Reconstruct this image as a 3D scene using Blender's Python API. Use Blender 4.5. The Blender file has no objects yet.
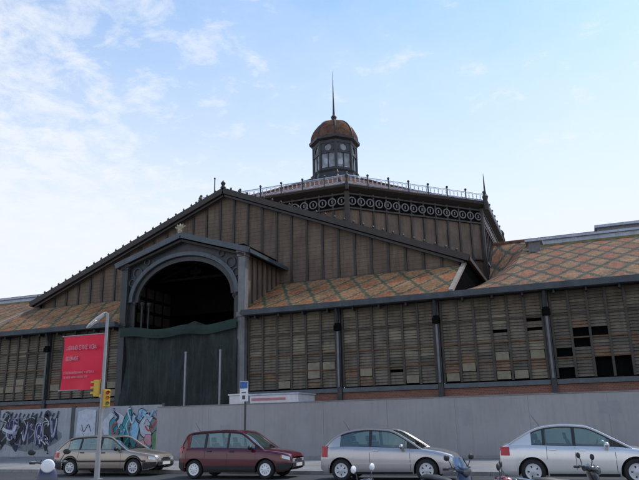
import bpy, bmesh, math, random
from mathutils import Vector, Matrix
random.seed(7)
scene = bpy.context.scene
COL = scene.collection
PI = math.pi

# ------------------------------------------------------------------ helpers
class MB:
    """collects shapes, then links them as ONE mesh object"""
    def __init__(s): s.v = []; s.f = []; s.m = []; s.cur = 0; s.marks = [(0,0)]
    def mark(s):
        if (len(s.v), len(s.f)) != s.marks[-1]: s.marks.append((len(s.v), len(s.f)))
    def pieces(s):
        mk = s.marks + [(len(s.v), len(s.f))]; out = []
        for (v0,f0),(v1,f1) in zip(mk, mk[1:]):
            if v1 == v0: continue
            p = MB(); p.v = s.v[v0:v1]; p.f = [tuple(i-v0 for i in f) for f in s.f[f0:f1]]; p.m = s.m[f0:f1]; out.append(p)
        return out
    def add(s, vs, fs):
        n = len(s.v); s.v += [tuple(p) for p in vs]
        for f in fs: s.f.append(tuple(i + n for i in f)); s.m.append(s.cur)
    def box(s, x0, x1, y0, y1, z0, z1):
        s.add([(x0,y0,z0),(x1,y0,z0),(x1,y1,z0),(x0,y1,z0),(x0,y0,z1),(x1,y0,z1),(x1,y1,z1),(x0,y1,z1)],
              [(0,3,2,1),(4,5,6,7),(0,1,5,4),(1,2,6,5),(2,3,7,6),(3,0,4,7)])
    def beam(s, p, q, w, h, up=(0,0,1)):
        """rectangular bar from p to q, w across, h along up"""
        p = Vector(p); q = Vector(q); d = (q - p).normalized(); u = Vector(up)
        a = d.cross(u)
        if a.length < 1e-5: a = d.cross(Vector((1,0,0)))
        a.normalize(); u = a.cross(d).normalized()
        a = a * w / 2; u = u * h / 2
        s.add([p-a-u,p+a-u,p+a+u,p-a+u,q-a-u,q+a-u,q+a+u,q-a+u],
              [(0,1,2,3),(7,6,5,4),(0,4,5,1),(1,5,6,2),(2,6,7,3),(3,7,4,0)])
    def prism(s, pts, d):
        """closed prism of polygon pts extruded by vector d"""
        n = len(pts); d = Vector(d); a = [Vector(p) for p in pts]
        vs = a + [p + d for p in a]
        fs = [tuple(range(n)), tuple(reversed(range(n, 2*n)))]
        for i in range(n):
            j = (i+1) % n; fs.append((j, i, i+n, j+n))
        s.add(vs, fs)
    def tube(s, pts, r, n=8, cap=True):
        pts = [Vector(p) for p in pts]; rs = r if isinstance(r, (list, tuple)) else [r]*len(pts)
        vs = []; prev = None
        for i, p in enumerate(pts):
            d = (pts[min(i+1, len(pts)-1)] - pts[max(i-1, 0)]).normalized()
            if prev is None:
                a = d.cross(Vector((0,0,1)))
                if a.length < 1e-3: a = d.cross(Vector((1,0,0)))
            else: a = prev - d * prev.dot(d)
            a.normalize(); prev = a; b = d.cross(a)
            for k in range(n):
                t = 2*PI*k/n; vs.append(p + (a*math.cos(t) + b*math.sin(t)) * rs[i])
        fs = []
        for i in range(len(pts)-1):
            for k in range(n):
                l = (k+1) % n; fs.append((i*n+k, i*n+l, (i+1)*n+l, (i+1)*n+k))
        if cap: fs.append(tuple(reversed(range(n)))); fs.append(tuple((len(pts)-1)*n+k for k in range(n)))
        s.add(vs, fs)
    def lathe(s, prof, c=(0,0,0), n=24, axis='z', rot=0.0, cap=True):
        vs = []; c = Vector(c)
        for (r, h) in prof:
            for k in range(n):
                t = 2*PI*k/n + rot
                if axis == 'z': vs.append(c + Vector((r*math.cos(t), r*math.sin(t), h)))
                elif axis == 'y': vs.append(c + Vector((r*math.cos(t), h, r*math.sin(t))))
                else: vs.append(c + Vector((h, r*math.cos(t), r*math.sin(t))))
        fs = []
        for i in range(len(prof)-1):
            for k in range(n):
                l = (k+1) % n; fs.append((i*n+k, i*n+l, (i+1)*n+l, (i+1)*n+k))
        if cap: fs.append(tuple(reversed(range(n)))); fs.append(tuple((len(prof)-1)*n+k for k in range(n)))
        s.add(vs, fs)
    def ball(s, c, r, n=12):
        rx, ry, rz = r if isinstance(r, (tuple, list)) else (r, r, r)
        vs = []; fs = []; m = n//2
        for i in range(m+1):
            a = PI*i/m
            for k in range(n):
                t = 2*PI*k/n
                vs.append((c[0]+rx*max(math.sin(a),1e-3)*math.cos(t), c[1]+ry*max(math.sin(a),1e-3)*math.sin(t), c[2]-rz*math.cos(a)))
        for i in range(m):
            for k in range(n):
                l = (k+1) % n; fs.append((i*n+k, i*n+l, (i+1)*n+l, (i+1)*n+k))
        s.add(vs, fs)
    def loft(s, rings, cap=True, closed=True):
        n = len(rings[0]); vs = [p for r in rings for p in r]; fs = []
        for i in range(len(rings)-1):
            for k in range(n if closed else n-1):
                l = (k+1) % n; fs.append((i*n+k, i*n+l, (i+1)*n+l, (i+1)*n+k))
        if cap and closed: fs.append(tuple(reversed(range(n)))); fs.append(tuple((len(rings)-1)*n+k for k in range(n)))
        s.add(vs, fs)
    def sheet(s, rows, th=(0,0,0)):
        """grid of points, optionally thickened by vector th"""
        n = len(rows[0]); m = len(rows); th = Vector(th)
        a = [Vector(p) for r in rows for p in r]
        fs = [(i*n+k, i*n+k+1, (i+1)*n+k+1, (i+1)*n+k) for i in range(m-1) for k in range(n-1)]
        if th.length > 0:
            N = n*m; vs = a + [p + th for p in a]
            fs2 = [tuple(x+N for x in reversed(f)) for f in fs]
            rim = []
            b = [k for k in range(n)] + [i*n+n-1 for i in range(1, m)] + [(m-1)*n+k for k in range(n-2, -1, -1)] + [i*n for i in range(m-2, 0, -1)]
            for i in range(len(b)):
                j = (i+1) % len(b); rim.append((b[j], b[i], b[i]+N, b[j]+N))
            s.add(vs, fs + fs2 + rim)
        else: s.add(a, fs)
    def build(s, name, mats, parent=None, off=(0,0,0), T=None, smooth=False, fix=True, bevel=0):
        me = bpy.data.meshes.new(name); o = Vector(off)
        vs = [Vector(T(*p)) if T else Vector(p) for p in s.v]
        me.from_pydata([p - o for p in vs], [], s.f)
        if not isinstance(mats, (list, tuple)): mats = [mats]
        for m in mats: me.materials.append(m)
        me.polygons.foreach_set('material_index', s.m)
        if fix:
            bm = bmesh.new(); bm.from_mesh(me); bmesh.ops.recalc_face_normals(bm, faces=bm.faces); bm.to_mesh(me); bm.free()
        if smooth:
            me.polygons.foreach_set('use_smooth', [True]*len(me.polygons))
            try: me.set_sharp_from_angle(angle=math.radians(38))
            except Exception: pass
        me.update()
        ob = bpy.data.objects.new(name, me); COL.objects.link(ob)
        if parent: ob.parent = parent
        if bevel:
            b = ob.modifiers.new('bevel', 'BEVEL'); b.width = bevel; b.segments = 2; b.limit_method = 'ANGLE'
        return ob

def thing(name, label, cat, loc=(0,0,0), rz=0, group=None):
    o = bpy.data.objects.new(name, None); COL.objects.link(o); o.empty_display_size = .2
    o.location = loc; o.rotation_euler = (0,0,rz); tag(o, label, cat, group); return o
def tag(o, label=None, cat=None, group=None, kind=None):
    if label: o['label'] = label
    if cat: o['category'] = cat
    if group: o['group'] = group
    if kind: o['kind'] = kind
    return o
def copy_tree(o, parent=None):
    c = o.copy(); COL.objects.link(c); c.parent = parent
    for ch in list(o.children): copy_tree(ch, c)
    return c

# ------------------------------------------------------------------ materials
def mat(name, c, rough=.7, metal=0, var=.25, scale=3.0, bump=0, bscale=20, c2=None, spec=.5, coat=0, fine=.0, streak=0, streak_col=None):
    m = bpy.data.materials.new(name); m.use_nodes = True
    nt = m.node_tree; N = nt.nodes; Lk = nt.links; b = N['Principled BSDF']
    b.inputs['Roughness'].default_value = rough; b.inputs['Metallic'].default_value = metal
    b.inputs['Specular IOR Level'].default_value = spec
    b.inputs['Coat Weight'].default_value = coat; b.inputs['Coat Roughness'].default_value = .04
    tc = N.new('ShaderNodeTexCoord')
    n1 = N.new('ShaderNodeTexNoise'); n1.inputs['Scale'].default_value = scale; n1.inputs['Detail'].default_value = 6; n1.inputs['Roughness'].default_value = .65
    Lk.new(tc.outputs['Object'], n1.inputs['Vector'])
    r = N.new('ShaderNodeValToRGB'); r.color_ramp.elements[0].position = .3; r.color_ramp.elements[1].position = .7
    a = [x*(1-var) for x in c]; d = [min(1, x*(1+var)) for x in (c2 or c)]
    r.color_ramp.elements[0].color = (*a, 1); r.color_ramp.elements[1].color = (*d, 1)
    Lk.new(n1.outputs['Fac'], r.inputs['Fac']); out = r.outputs['Color']
    if streak:
        mp = N.new('ShaderNodeMapping'); mp.inputs['Scale'].default_value = (3.1, 3.1, .22)
        Lk.new(tc.outputs['Object'], mp.inputs['Vector'])
        n3 = N.new('ShaderNodeTexNoise'); n3.inputs['Scale'].default_value = 2.2; n3.inputs['Detail'].default_value = 5
        Lk.new(mp.outputs['Vector'], n3.inputs['Vector'])
        r3 = N.new('ShaderNodeMapRange'); r3.inputs['From Min'].default_value = .48; r3.inputs['From Max'].default_value = .72
        r3.inputs['To Max'].default_value = streak
        Lk.new(n3.outputs['Fac'], r3.inputs['Value'])
        mx = N.new('ShaderNodeMixRGB'); mx.inputs['Color2'].default_value = (*(streak_col or (.05,.04,.03)), 1)
        Lk.new(r3.outputs['Result'], mx.inputs['Fac']); Lk.new(out, mx.inputs['Color1']); out = mx.outputs['Color']
    if fine:
        n4 = N.new('ShaderNodeTexNoise'); n4.inputs['Scale'].default_value = scale*14; n4.inputs['Detail'].default_value = 3
        Lk.new(tc.outputs['Object'], n4.inputs['Vector'])
        r4 = N.new('ShaderNodeMapRange'); r4.inputs['To Min'].default_value = 1-fine; r4.inputs['To Max'].default_value = 1+fine
        Lk.new(n4.outputs['Fac'], r4.inputs['Value'])
        mv = N.new('ShaderNodeVectorMath'); mv.operation = 'SCALE'
        Lk.new(out, mv.inputs[0]); Lk.new(r4.outputs['Result'], mv.inputs['Scale']); out = mv.outputs['Vector']
    Lk.new(out, b.inputs['Base Color'])
    if bump:
        n2 = N.new('ShaderNodeTexNoise'); n2.inputs['Scale'].default_value = bscale; n2.inputs['Detail'].default_value = 4
        Lk.new(tc.outputs['Object'], n2.inputs['Vector'])
        bp = N.new('ShaderNodeBump'); bp.inputs['Strength'].default_value = bump; bp.inputs['Distance'].default_value = .02
        Lk.new(n2.outputs['Fac'], bp.inputs['Height']); Lk.new(bp.outputs['Normal'], b.inputs['Normal'])
    return m

def nmath(N, L, op, a, b=None):
    n = N.new('ShaderNodeMath'); n.operation = op
    for i, v in enumerate((a, b)):
        if v is None: continue
        if isinstance(v, (int, float)): n.inputs[i].default_value = v
        else: L.new(v, n.inputs[i])
    return n.outputs[0]

def tile_mat(name, pu, pv, core, core2, ring, line, th=.30):
    """glazed roof tiles laid in a lozenge pattern"""
    m = bpy.data.materials.new(name); m.use_nodes = True
    nt = m.node_tree; N = nt.nodes; L = nt.links; b = N['Principled BSDF']; b.inputs['Roughness'].default_value = .85; b.inputs['Specular IOR Level'].default_value = .25
    tc = N.new('ShaderNodeTexCoord'); sp = N.new('ShaderNodeSeparateXYZ'); L.new(tc.outputs['Object'], sp.inputs[0])
    # quantise to tiles so the lozenges have stepped tile edges
    tw = pu/14; tv = pv/18
    x = nmath(N, L, 'MULTIPLY', nmath(N, L, 'FLOOR', nmath(N, L, 'DIVIDE', sp.outputs[0], tw)), tw)
    y = nmath(N, L, 'MULTIPLY', nmath(N, L, 'FLOOR', nmath(N, L, 'DIVIDE', sp.outputs[1], tv)), tv)
    u = nmath(N, L, 'ABSOLUTE', nmath(N, L, 'SUBTRACT', nmath(N, L, 'FRACT', nmath(N, L, 'ADD', nmath(N, L, 'DIVIDE', x, pu), 100.04)), .5))
    v = nmath(N, L, 'ABSOLUTE', nmath(N, L, 'SUBTRACT', nmath(N, L, 'FRACT', nmath(N, L, 'ADD', nmath(N, L, 'DIVIDE', y, pv), 100.04)), .5))
    d = nmath(N, L, 'ADD', u, v)                         # 0 centre .. 1 corner, lozenge edge at .5
    e = nmath(N, L, 'ABSOLUTE', nmath(N, L, 'SUBTRACT', d, .5))
    cr = N.new('ShaderNodeValToRGB'); cr.color_ramp.interpolation = 'CONSTANT'
    el = cr.color_ramp.elements; el[0].position = 0; el[0].color = (*line, 1); el[1].position = .07; el[1].color = (*ring, 1)
    k = el.new(.125); k.color = (*core, 1)
    L.new(e, cr.inputs['Fac'])
    # second core colour inside alternating lozenges
    al = nmath(N, L, 'LESS_THAN', d, .5)
    wn = N.new('ShaderNodeTexWhiteNoise'); cb = N.new('ShaderNodeCombineXYZ')
    L.new(x, cb.inputs[0]); L.new(y, cb.inputs[1]); L.new(cb.outputs[0], wn.inputs['Vector'])
    fac = nmath(N, L, 'MULTIPLY', nmath(N, L, 'MULTIPLY', nmath(N, L, 'GREATER_THAN', e, .125), al), .8)
    mx = N.new('ShaderNodeMixRGB'); L.new(fac, mx.inputs['Fac']); L.new(cr.outputs['Color'], mx.inputs['Color1']); mx.inputs['Color2'].default_value = (*core2, 1)
    ns = N.new('ShaderNodeTexNoise'); ns.inputs['Scale'].default_value = .55; ns.inputs['Detail'].default_value = 5; L.new(tc.outputs['Object'], ns.inputs['Vector'])
    f2 = nmath(N, L, 'ADD', nmath(N, L, 'MULTIPLY', wn.outputs['Value'], .5), nmath(N, L, 'MULTIPLY', ns.outputs['Fac'], 1.0))
    f2 = nmath(N, L, 'ADD', f2, .15)
    mv = N.new('ShaderNodeVectorMath'); mv.operation = 'SCALE'; L.new(mx.outputs[0], mv.inputs[0]); L.new(f2, mv.inputs['Scale'])
    # grime
    n3 = N.new('ShaderNodeTexNoise'); n3.inputs['Scale'].default_value = 1.7; n3.inputs['Detail'].default_value = 6; L.new(tc.outputs['Object'], n3.inputs['Vector'])
    mr = N.new('ShaderNodeMapRange'); mr.inputs['From Min'].default_value = .5; mr.inputs['From Max'].default_value = .75; mr.inputs['To Max'].default_value = .55
    L.new(n3.outputs['Fac'], mr.inputs['Value'])
    m2 = N.new('ShaderNodeMixRGB'); L.new(mr.outputs[0], m2.inputs['Fac']); L.new(mv.outputs[0], m2.inputs['Color1']); m2.inputs['Color2'].default_value = (.09,.075,.055,1)
    L.new(m2.outputs[0], b.inputs['Base Color'])
    bp = N.new('ShaderNodeBump'); bp.inputs['Strength'].default_value = .9; bp.inputs['Distance'].default_value = .07
    hh = nmath(N, L, 'ADD', nmath(N, L, 'FRACT', nmath(N, L, 'DIVIDE', sp.outputs[1], tv)), wn.outputs['Value'])
    L.new(hh, bp.inputs['Height']); L.new(bp.outputs['Normal'], b.inputs['Normal'])
    return m

M = {}
M['siding']  = mat('weathered brown boarding', (.158,.112,.078), .75, var=.28, scale=.9, streak=.55, streak_col=(.05,.037,.03), fine=.25, bump=.3)
M['batten']  = mat('dark batten paint', (.045,.035,.03), .6, var=.3, scale=2)
M['louvre']  = mat('grey brown louvre', (.168,.138,.102), .7, var=.3, scale=1.3, streak=.5, streak_col=(.07,.045,.03), fine=.2)
M['louvre_b']= mat('pale louvre', (.235,.2,.14), .7, var=.25, scale=2, fine=.2)
M['louvre_d']= mat('dark louvre', (.115,.098,.073), .7, var=.25, scale=1.6, streak=.4, fine=.2)
M['louvre_r']= mat('rusty louvre', (.19,.12,.075), .8, var=.35, scale=2.5, fine=.2)
M['iron']    = mat('slate blue iron paint', (.030,.034,.040), .5, var=.35, scale=2.5, streak=.35, streak_col=(.09,.05,.03))
M['iron_l']  = mat('pale grey iron paint', (.17,.17,.175), .55, var=.25, scale=2, streak=.45, streak_col=(.08,.06,.05))
M['gutter']  = mat('blue grey gutter paint', (.065,.083,.10), .45, var=.3, scale=1.5, streak=.5, streak_col=(.05,.04,.035))
M['rail_blue'] = mat('faded blue rail', (.085,.1,.115), .5, var=.3, scale=2)
M['rust']    = mat('rusty iron', (.13,.065,.035), .8, var=.35, scale=3)
M['dark']    = mat('near black and painted shade', (.008,.008,.008), 1.0, spec=0, var=.3)  # near-black; also paints the shade of the interiors and cheek walls
M['zinc']    = mat('zinc sheet', (.46,.51,.60), .6, metal=.1, var=.18, scale=1.2, streak=.3, streak_col=(.16,.15,.15))
M['cream']   = mat('cream ornament', (.36,.29,.2), .6)
M['frame'] = mat('brown frame paint', (.062,.052,.042), .7, var=.3, scale=2)
M['cream_d'] = mat('lichen stained curb', (.2,.18,.08), .9)
M['soffit']  = mat('dark timber and painted eave shade', (.035,.03,.027), .8, var=.3)
M['octroof'] = mat('brown clay tiles', (.15,.085,.062), 1.0, spec=0, var=.4, scale=2.2, fine=.35, bump=.5, bscale=9)
M['lattice'] = mat('pale blue cast iron', (.5,.6,.74), .5, var=.15)
M['ring']    = mat('pale grey cast ring', (.21,.205,.2), .6, var=.2)
M['flash']   = mat('pale mortar flashing', (.25,.21,.175), .8, var=.25)
M['tile_f']  = tile_mat('orange lozenge roof tiles', 1.6, 2.9, (.40,.16,.07), (.36,.20,.095), (.32,.22,.11), (.12,.11,.065))
M['tile_r']  = tile_mat('red lozenge roof tiles', 1.55, 3.9, (.34,.135,.075), (.33,.19,.095), (.17,.13,.08), (.075,.08,.055))

def brick_mat():
    m = bpy.data.materials.new('red brick'); m.use_nodes = True; nt = m.node_tree; N = nt.nodes; L = nt.links; b = N['Principled BSDF']
    tc = N.new('ShaderNodeTexCoord'); mp = N.new('ShaderNodeMapping'); mp.inputs['Rotation'].default_value = (PI/2,0,0); L.new(tc.outputs['Object'], mp.inputs['Vector'])
    br = N.new('ShaderNodeTexBrick'); br.inputs['Scale'].default_value = 3.2; br.inputs['Color1'].default_value = (.27,.10,.065,1); br.inputs['Color2'].default_value = (.19,.075,.05,1); br.inputs['Mortar'].default_value = (.28,.22,.18,1); br.inputs['Mortar Size'].default_value = .018
    L.new(mp.outputs[0], br.inputs['Vector'])
    ns = N.new('ShaderNodeTexNoise'); ns.inputs['Scale'].default_value = .9; ns.inputs['Detail'].default_value = 5; L.new(tc.outputs['Object'], ns.inputs['Vector'])
    mr = N.new('ShaderNodeMapRange'); mr.inputs['From Min'].default_value = .45; mr.inputs['From Max'].default_value = .7; mr.inputs['To Max'].default_value = .6; L.new(ns.outputs['Fac'], mr.inputs['Value'])
    mx = N.new('ShaderNodeMixRGB'); L.new(mr.outputs[0], mx.inputs['Fac']); L.new(br.outputs['Color'], mx.inputs['Color1']); mx.inputs['Color2'].default_value = (.1,.07,.055,1)
    L.new(mx.outputs[0], b.inputs['Base Color']); b.inputs['Roughness'].default_value = .85; return m
M['brick'] = brick_mat()

def asphalt():
    m = mat('asphalt', (.042,.043,.047), .85, var=.25, scale=.35, fine=.5, bump=.5, bscale=60); return m
M['asphalt'] = asphalt()
def paving(name, c, sc):
    m = bpy.data.materials.new(name); m.use_nodes = True; nt = m.node_tree; N = nt.nodes; L = nt.links; b = N['Principled BSDF']
    tc = N.new('ShaderNodeTexCoord'); br = N.new('ShaderNodeTexBrick'); br.offset = 0; br.inputs['Scale'].default_value = sc
    br.inputs['Brick Width'].default_value = .5; br.inputs['Row Height'].default_value = .5
    br.inputs['Color1'].default_value = (*c,1); br.inputs['Color2'].default_value = (*[x*.85 for x in c],1); br.inputs['Mortar'].default_value = (*[x*.5 for x in c],1); br.inputs['Mortar Size'].default_value = .012
    L.new(tc.outputs['Object'], br.inputs['Vector'])
    ns = N.new('ShaderNodeTexNoise'); ns.inputs['Scale'].default_value = .5; ns.inputs['Detail'].default_value = 7; L.new(tc.outputs['Object'], ns.inputs['Vector'])
    mr = N.new('ShaderNodeMapRange'); mr.inputs['To Min'].default_value = .72; mr.inputs['To Max'].default_value = 1.25; mr.inputs['From Min'].default_value = .3; mr.inputs['From Max'].default_value = .7; L.new(ns.outputs['Fac'], mr.inputs['Value'])
    mv = N.new('ShaderNodeVectorMath'); mv.operation = 'SCALE'; L.new(br.outputs['Color'], mv.inputs[0]); L.new(mr.outputs[0], mv.inputs['Scale'])
    L.new(mv.outputs[0], b.inputs['Base Color']); b.inputs['Roughness'].default_value = .85; return m
M['paving'] = paving('pavement slabs', (.25,.24,.235), 3.3)
M['kerb'] = mat('granite kerb', (.28,.275,.27), .8, var=.2, scale=4, fine=.3)
M['hoard'] = mat('grey rendered hoarding', (.33,.32,.322), .85, var=.13, scale=.3, streak=.22, streak_col=(.2,.19,.18), fine=.06, bump=.15)
M['hoard_p'] = mat('repainted grey patch', (.30,.295,.302), .8, var=.12, scale=1.2, fine=.06)
M['hoard_l'] = mat('pale painted hoarding', (.36,.375,.40), .8, var=.15, scale=.8, streak=.4, streak_col=(.2,.22,.22), fine=.1)
M['hoard_cap'] = mat('steel capping', (.2,.2,.21), .6)
for n, c in dict(navy=(.02,.025,.065), gwhite=(.5,.53,.6), teal=(.03,.28,.33), gred=(.5,.07,.06), ggreen=(.13,.26,.12), gblack=(.015,.015,.02), lilac=(.30,.28,.45), gpink=(.55,.28,.32), sky=(.25,.5,.68), ggrey=(.17,.19,.21)).items():
    M[n] = mat('spray paint '+n, c, .6, var=.2, scale=4, fine=.1)
M['tyre'] = mat('tyre rubber', (.02,.02,.021), .85, var=.2, scale=8)
M['black'] = mat('black plastic', (.018,.018,.02), .55, var=.2)
M['seatf'] = mat('dark seat cloth', (.05,.05,.055), .9, var=.2)
M['chrome'] = mat('bright metal', (.6,.6,.62), .15, metal=1, var=.05)
M['white'] = mat('white plastic', (.78,.78,.8), .35, var=.05)
M['hub'] = mat('hubcap silver', (.6,.6,.62), .45, metal=.15, var=.1)
M['hubw'] = mat('hubcap pale', (.85,.85,.87), .4, var=.05)
M['smoke'] = mat('smoked lens', (.12,.13,.14), .1, metal=.3)
M['redlens'] = mat('red lens', (.45,.01,.03), .15, var=.1)
M['amber'] = mat('amber lens', (.6,.2,.02), .2, var=.1)
M['clearlens'] = mat('clear lens', (.55,.58,.6), .08, metal=.4, var=.1)
M['plate'] = mat('number plate', (.7,.7,.7), .5, var=.05)
def paint(name, c, metal=.3, rough=.3): return mat(name, c, rough, metal, var=.05, scale=1.5, coat=.8, fine=.04)
M['gold'] = paint('beige gold car paint', (.38,.32,.27), .5, .25)
M['cherry'] = paint('dark red car paint', (.10,.004,.014), .1, .22)
M['silver'] = paint('silver grey car paint', (.47,.445,.45), .6, .25)
M['white_s'] = paint('pale silver car paint', (.69,.68,.68), .55, .25)
M['glass'] = None
def glass(name, tint, refl=.22):
    m = bpy.data.materials.new(name); m.use_nodes = True; nt = m.node_tree; N = nt.nodes; L = nt.links
    N.remove(N['Principled BSDF']); out = N['Material Output']
    t = N.new('ShaderNodeBsdfTransparent'); t.inputs[0].default_value = (*tint,1)
    g = N.new('ShaderNodeBsdfGlossy'); g.inputs['Color'].default_value = (.9,.95,.95,1); g.inputs['Roughness'].default_value = .03
    fr = N.new('ShaderNodeFresnel'); fr.inputs['IOR'].default_value = 1.5
    f = nmath(N, L, 'ADD', nmath(N, L, 'MULTIPLY', fr.outputs[0], .9), refl*.5)
    mx = N.new('ShaderNodeMixShader'); L.new(f, mx.inputs[0]); L.new(t.outputs[0], mx.inputs[1]); L.new(g.outputs[0], mx.inputs[2]); L.new(mx.outputs[0], out.inputs[0]); return m
M['glass'] = glass('car glass', (.80,.88,.83), .14)
M['pane'] = None
def sky_whitened():
    m = bpy.data.materials.new('milky lantern glass'); m.use_nodes = True; nt = m.node_tree; N = nt.nodes; L = nt.links; N.remove(N['Principled BSDF']); out = N['Material Output']
    t = N.new('ShaderNodeBsdfTransparent'); t.inputs[0].default_value = (.9,.93,.97,1)
    d = N.new('ShaderNodeBsdfTranslucent'); d.inputs[0].default_value = (.85,.87,.9,1); e = N.new('ShaderNodeBsdfDiffuse'); e.inputs[0].default_value = (.8,.82,.85,1)
    ad = N.new('ShaderNodeMixShader'); ad.inputs[0].default_value = .5; L.new(d.outputs[0], ad.inputs[1]); L.new(e.outputs[0], ad.inputs[2])
    ns = N.new('ShaderNodeTexNoise'); ns.inputs['Scale'].default_value = 1.5; tc = N.new('ShaderNodeTexCoord'); L.new(tc.outputs['Object'], ns.inputs['Vector'])
    f = nmath(N, L, 'MULTIPLY', ns.outputs['Fac'], .9)
    mx = N.new('ShaderNodeMixShader'); L.new(f, mx.inputs[0]); L.new(t.outputs[0], mx.inputs[1]); L.new(ad.outputs[0], mx.inputs[2]); L.new(mx.outputs[0], out.inputs[0]); return m
M['pane'] = sky_whitened()  # whitened panes imitate the bright sky seen through the lantern
M['scr'] = glass('bike windscreen', (.55,.65,.8), .3)
M['banner'] = mat('red banner cloth', (.74,.012,.05), .6, var=.07, scale=1.2)
M['btext'] = mat('banner lettering', (.68,.22,.28), .6, var=.1)
M['net'] = mat('dark green shade net', (.024,.031,.029), .95, var=.4, scale=.8, streak=.6, streak_col=(.058,.064,.062), fine=.3, bump=.6, bscale=5)
M['net_l'] = mat('green net hem', (.02,.04,.034), .9, var=.3, scale=1, fine=.2)
M['pole'] = mat('galvanised pole', (.3,.3,.31), .5, metal=.2, var=.15, scale=3)
M['dpole'] = mat('dark painted pole', (.06,.062,.07), .5, var=.2)
M['yellow'] = mat('yellow signal housing', (.62,.38,.05), .5, var=.12)
M['sblue'] = mat('sign blue', (.04,.14,.38), .4, var=.05)
M['cabin'] = mat('white cabin panel', (.7,.68,.7), .6, var=.07, streak=.2, streak_col=(.4,.35,.33))
M['cpink'] = mat('faded pink stripe', (.5,.2,.22), .6, var=.1)

# ------------------------------------------------------------------ setting
def struct(name, mb, m, **k):
    o = mb.build(name, m, **k); o['kind'] = 'structure'; return o
g = MB(); g.box(-900,900,-300,1500,-.5,-.14); struct('ground', g, M['asphalt'])
g = MB(); g.box(-300,300,17.7,21.72,-.136,-.0); 
struct('road', g, M['asphalt'])
g = MB(); g.box(-300,300,22.0,90,-.136,.12); struct('pavement', g, M['paving'])
g = MB()
for i in range(-60, 40): g.box(i*1.0+.006, i*1.0+.994, 21.72, 22.0, -.13, .125)
struct('kerb', g, M['kerb'])
g = MB(); g.box(-300,300,-60,17.4,-.136,.0); struct('near_pavement', g, M['paving'])
g = MB()
for i in range(-60, 40): g.box(i*1.0+.006, i*1.0+.994, 17.4, 17.7, -.13, .01)
struct('near_kerb', g, M['kerb'])

# ------------------------------------------------------------------ the market hall
S = 1.15
def T(x, y, z): return (x*S, y*S, 1.6 + (z-1.6)*S)
Z0 = 1.6 - 1.6/S + .105
X0 = -19.55
ROOT = (X0*S, 30*S, 0)
hall = thing('market_hall', 'long brown iron and louvre market hall with tiled roofs, big gable and octagonal cupola', 'market hall', ROOT)
def hbp(mb, name, m, parent=None, **k):
    for p in mb.pieces(): hb(p, name, m, parent, **k)
def hb(mb, name, m, parent=None, **k): return mb.build(name, m, parent or hall, off=ROOT, T=T, **k)

YF = 30.0; ZE = 7.2
COLS = [-61.9,-57.1,-52.3,-47.5,-42.8,-38.05,-33.3,-28.5,-23.4,-15.8,-10.75,-5.97,-1.2,3.6,8.4,13.2,18.0,22.8]
def facade(a, b, style, holes=()):
    # brick plinth
    p = MB(); p.box(a+.1, b-.1, YF+.02, YF+.3, Z0, 3.046); hb(p, 'plinth', M['brick'])
    w = b - a - .36; n = 5 if w < 4.3 else 6
    if w > 6: n = 8
    x0 = a + .18
    cw = w/n; rows = 9; z0 = 3.32; z1 = 7.0; ch = (z1-z0)/rows
    lm = MB(); fr = MB()
    for i in range(n):
        lm.mark()
        xa = x0 + i*cw + .05; xb = x0 + (i+1)*cw - .05
        for r in range(rows):
            za = z0 + r*ch
            cx = (xa+xb)/2
            if any(h[0] < cx < h[1] and h[2] < za+ch/2 < h[3] for h in holes): continue
            q = random.random(); low = r < 3
            if style == 'dark': k = 2 if q < .62 else (0 if q < .97 else 3)
            else:
                if low: k = 1 if q < .30 else (3 if q < .42 else (2 if q < .58 else 0))
                else: k = 1 if q < .05 else (2 if q < .2 else 0)
            ns = 3; sh = ch/ns
            if k == 1 and q < .22 and low and style != 'dark':   # a closed flat shutter
                lm.cur = 1; lm.box(xa+.03, xb-.03, YF+.02, YF+.06, za+.03, za+ch-.03); continue
            for j in range(ns):
                zz = za + j*sh; t = random.uniform(-.012,.012)
                lm.cur = k if random.random() > .06 else 0
                if random.random() < .005: continue
                dl, dr_ = (random.uniform(-.05,.03), random.uniform(-.05,.03)) if random.random() < .05 else (0,0)
                lm.add([(xa,YF+.05+t,zz+.005+dl),(xb,YF+.05+t,zz+.005+dr_),(xb,YF+.105,zz+sh*1.0+dr_),(xa,YF+.105,zz+sh*1.0+dl),
                        (xa,YF+.075+t,zz-.005),(xb,YF+.075+t,zz-.005),(xb,YF+.13,zz+sh*.98),(xa,YF+.13,zz+sh*.98)],
                       [(0,1,2,3),(7,6,5,4),(0,4,5,1),(1,5,6,2),(2,6,7,3),(3,7,4,0)])
    hbp(lm, 'louvre_panel', [M['louvre'],M['louvre_b'],M['louvre_d'],M['louvre_r']])
    for i in range(n+1):
        x = x0 + i*cw; fr.box(x-.05, x+.05, YF-.0, YF+.2, 3.3, 7.0)
    for z in (z0+2*ch, z0+4*ch, z0+6.5*ch): 
        fr.cur = 1 if z < 5 else 0
        for i in range(n): fr.box(x0+i*cw+.052, x0+(i+1)*cw-.052, YF+.012, YF+.1, z-.03, z+.03)
    hb(fr, 'louvre_frame', [M['frame'], M['rust']])
    rl = MB(); rl.box(a+.13, b-.13, YF-.08, YF+.2, 3.05, 3.25); hb(rl, 'sill_rail', M['rail_blue'])
    bk = MB(); bk.box(a+.1, b-.1, YF+.33, YF+.45, 3.05, 7.1); hb(bk, 'shade_backing', M['dark'])  # black sheet painting the unlit interior behind missing slats
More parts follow.
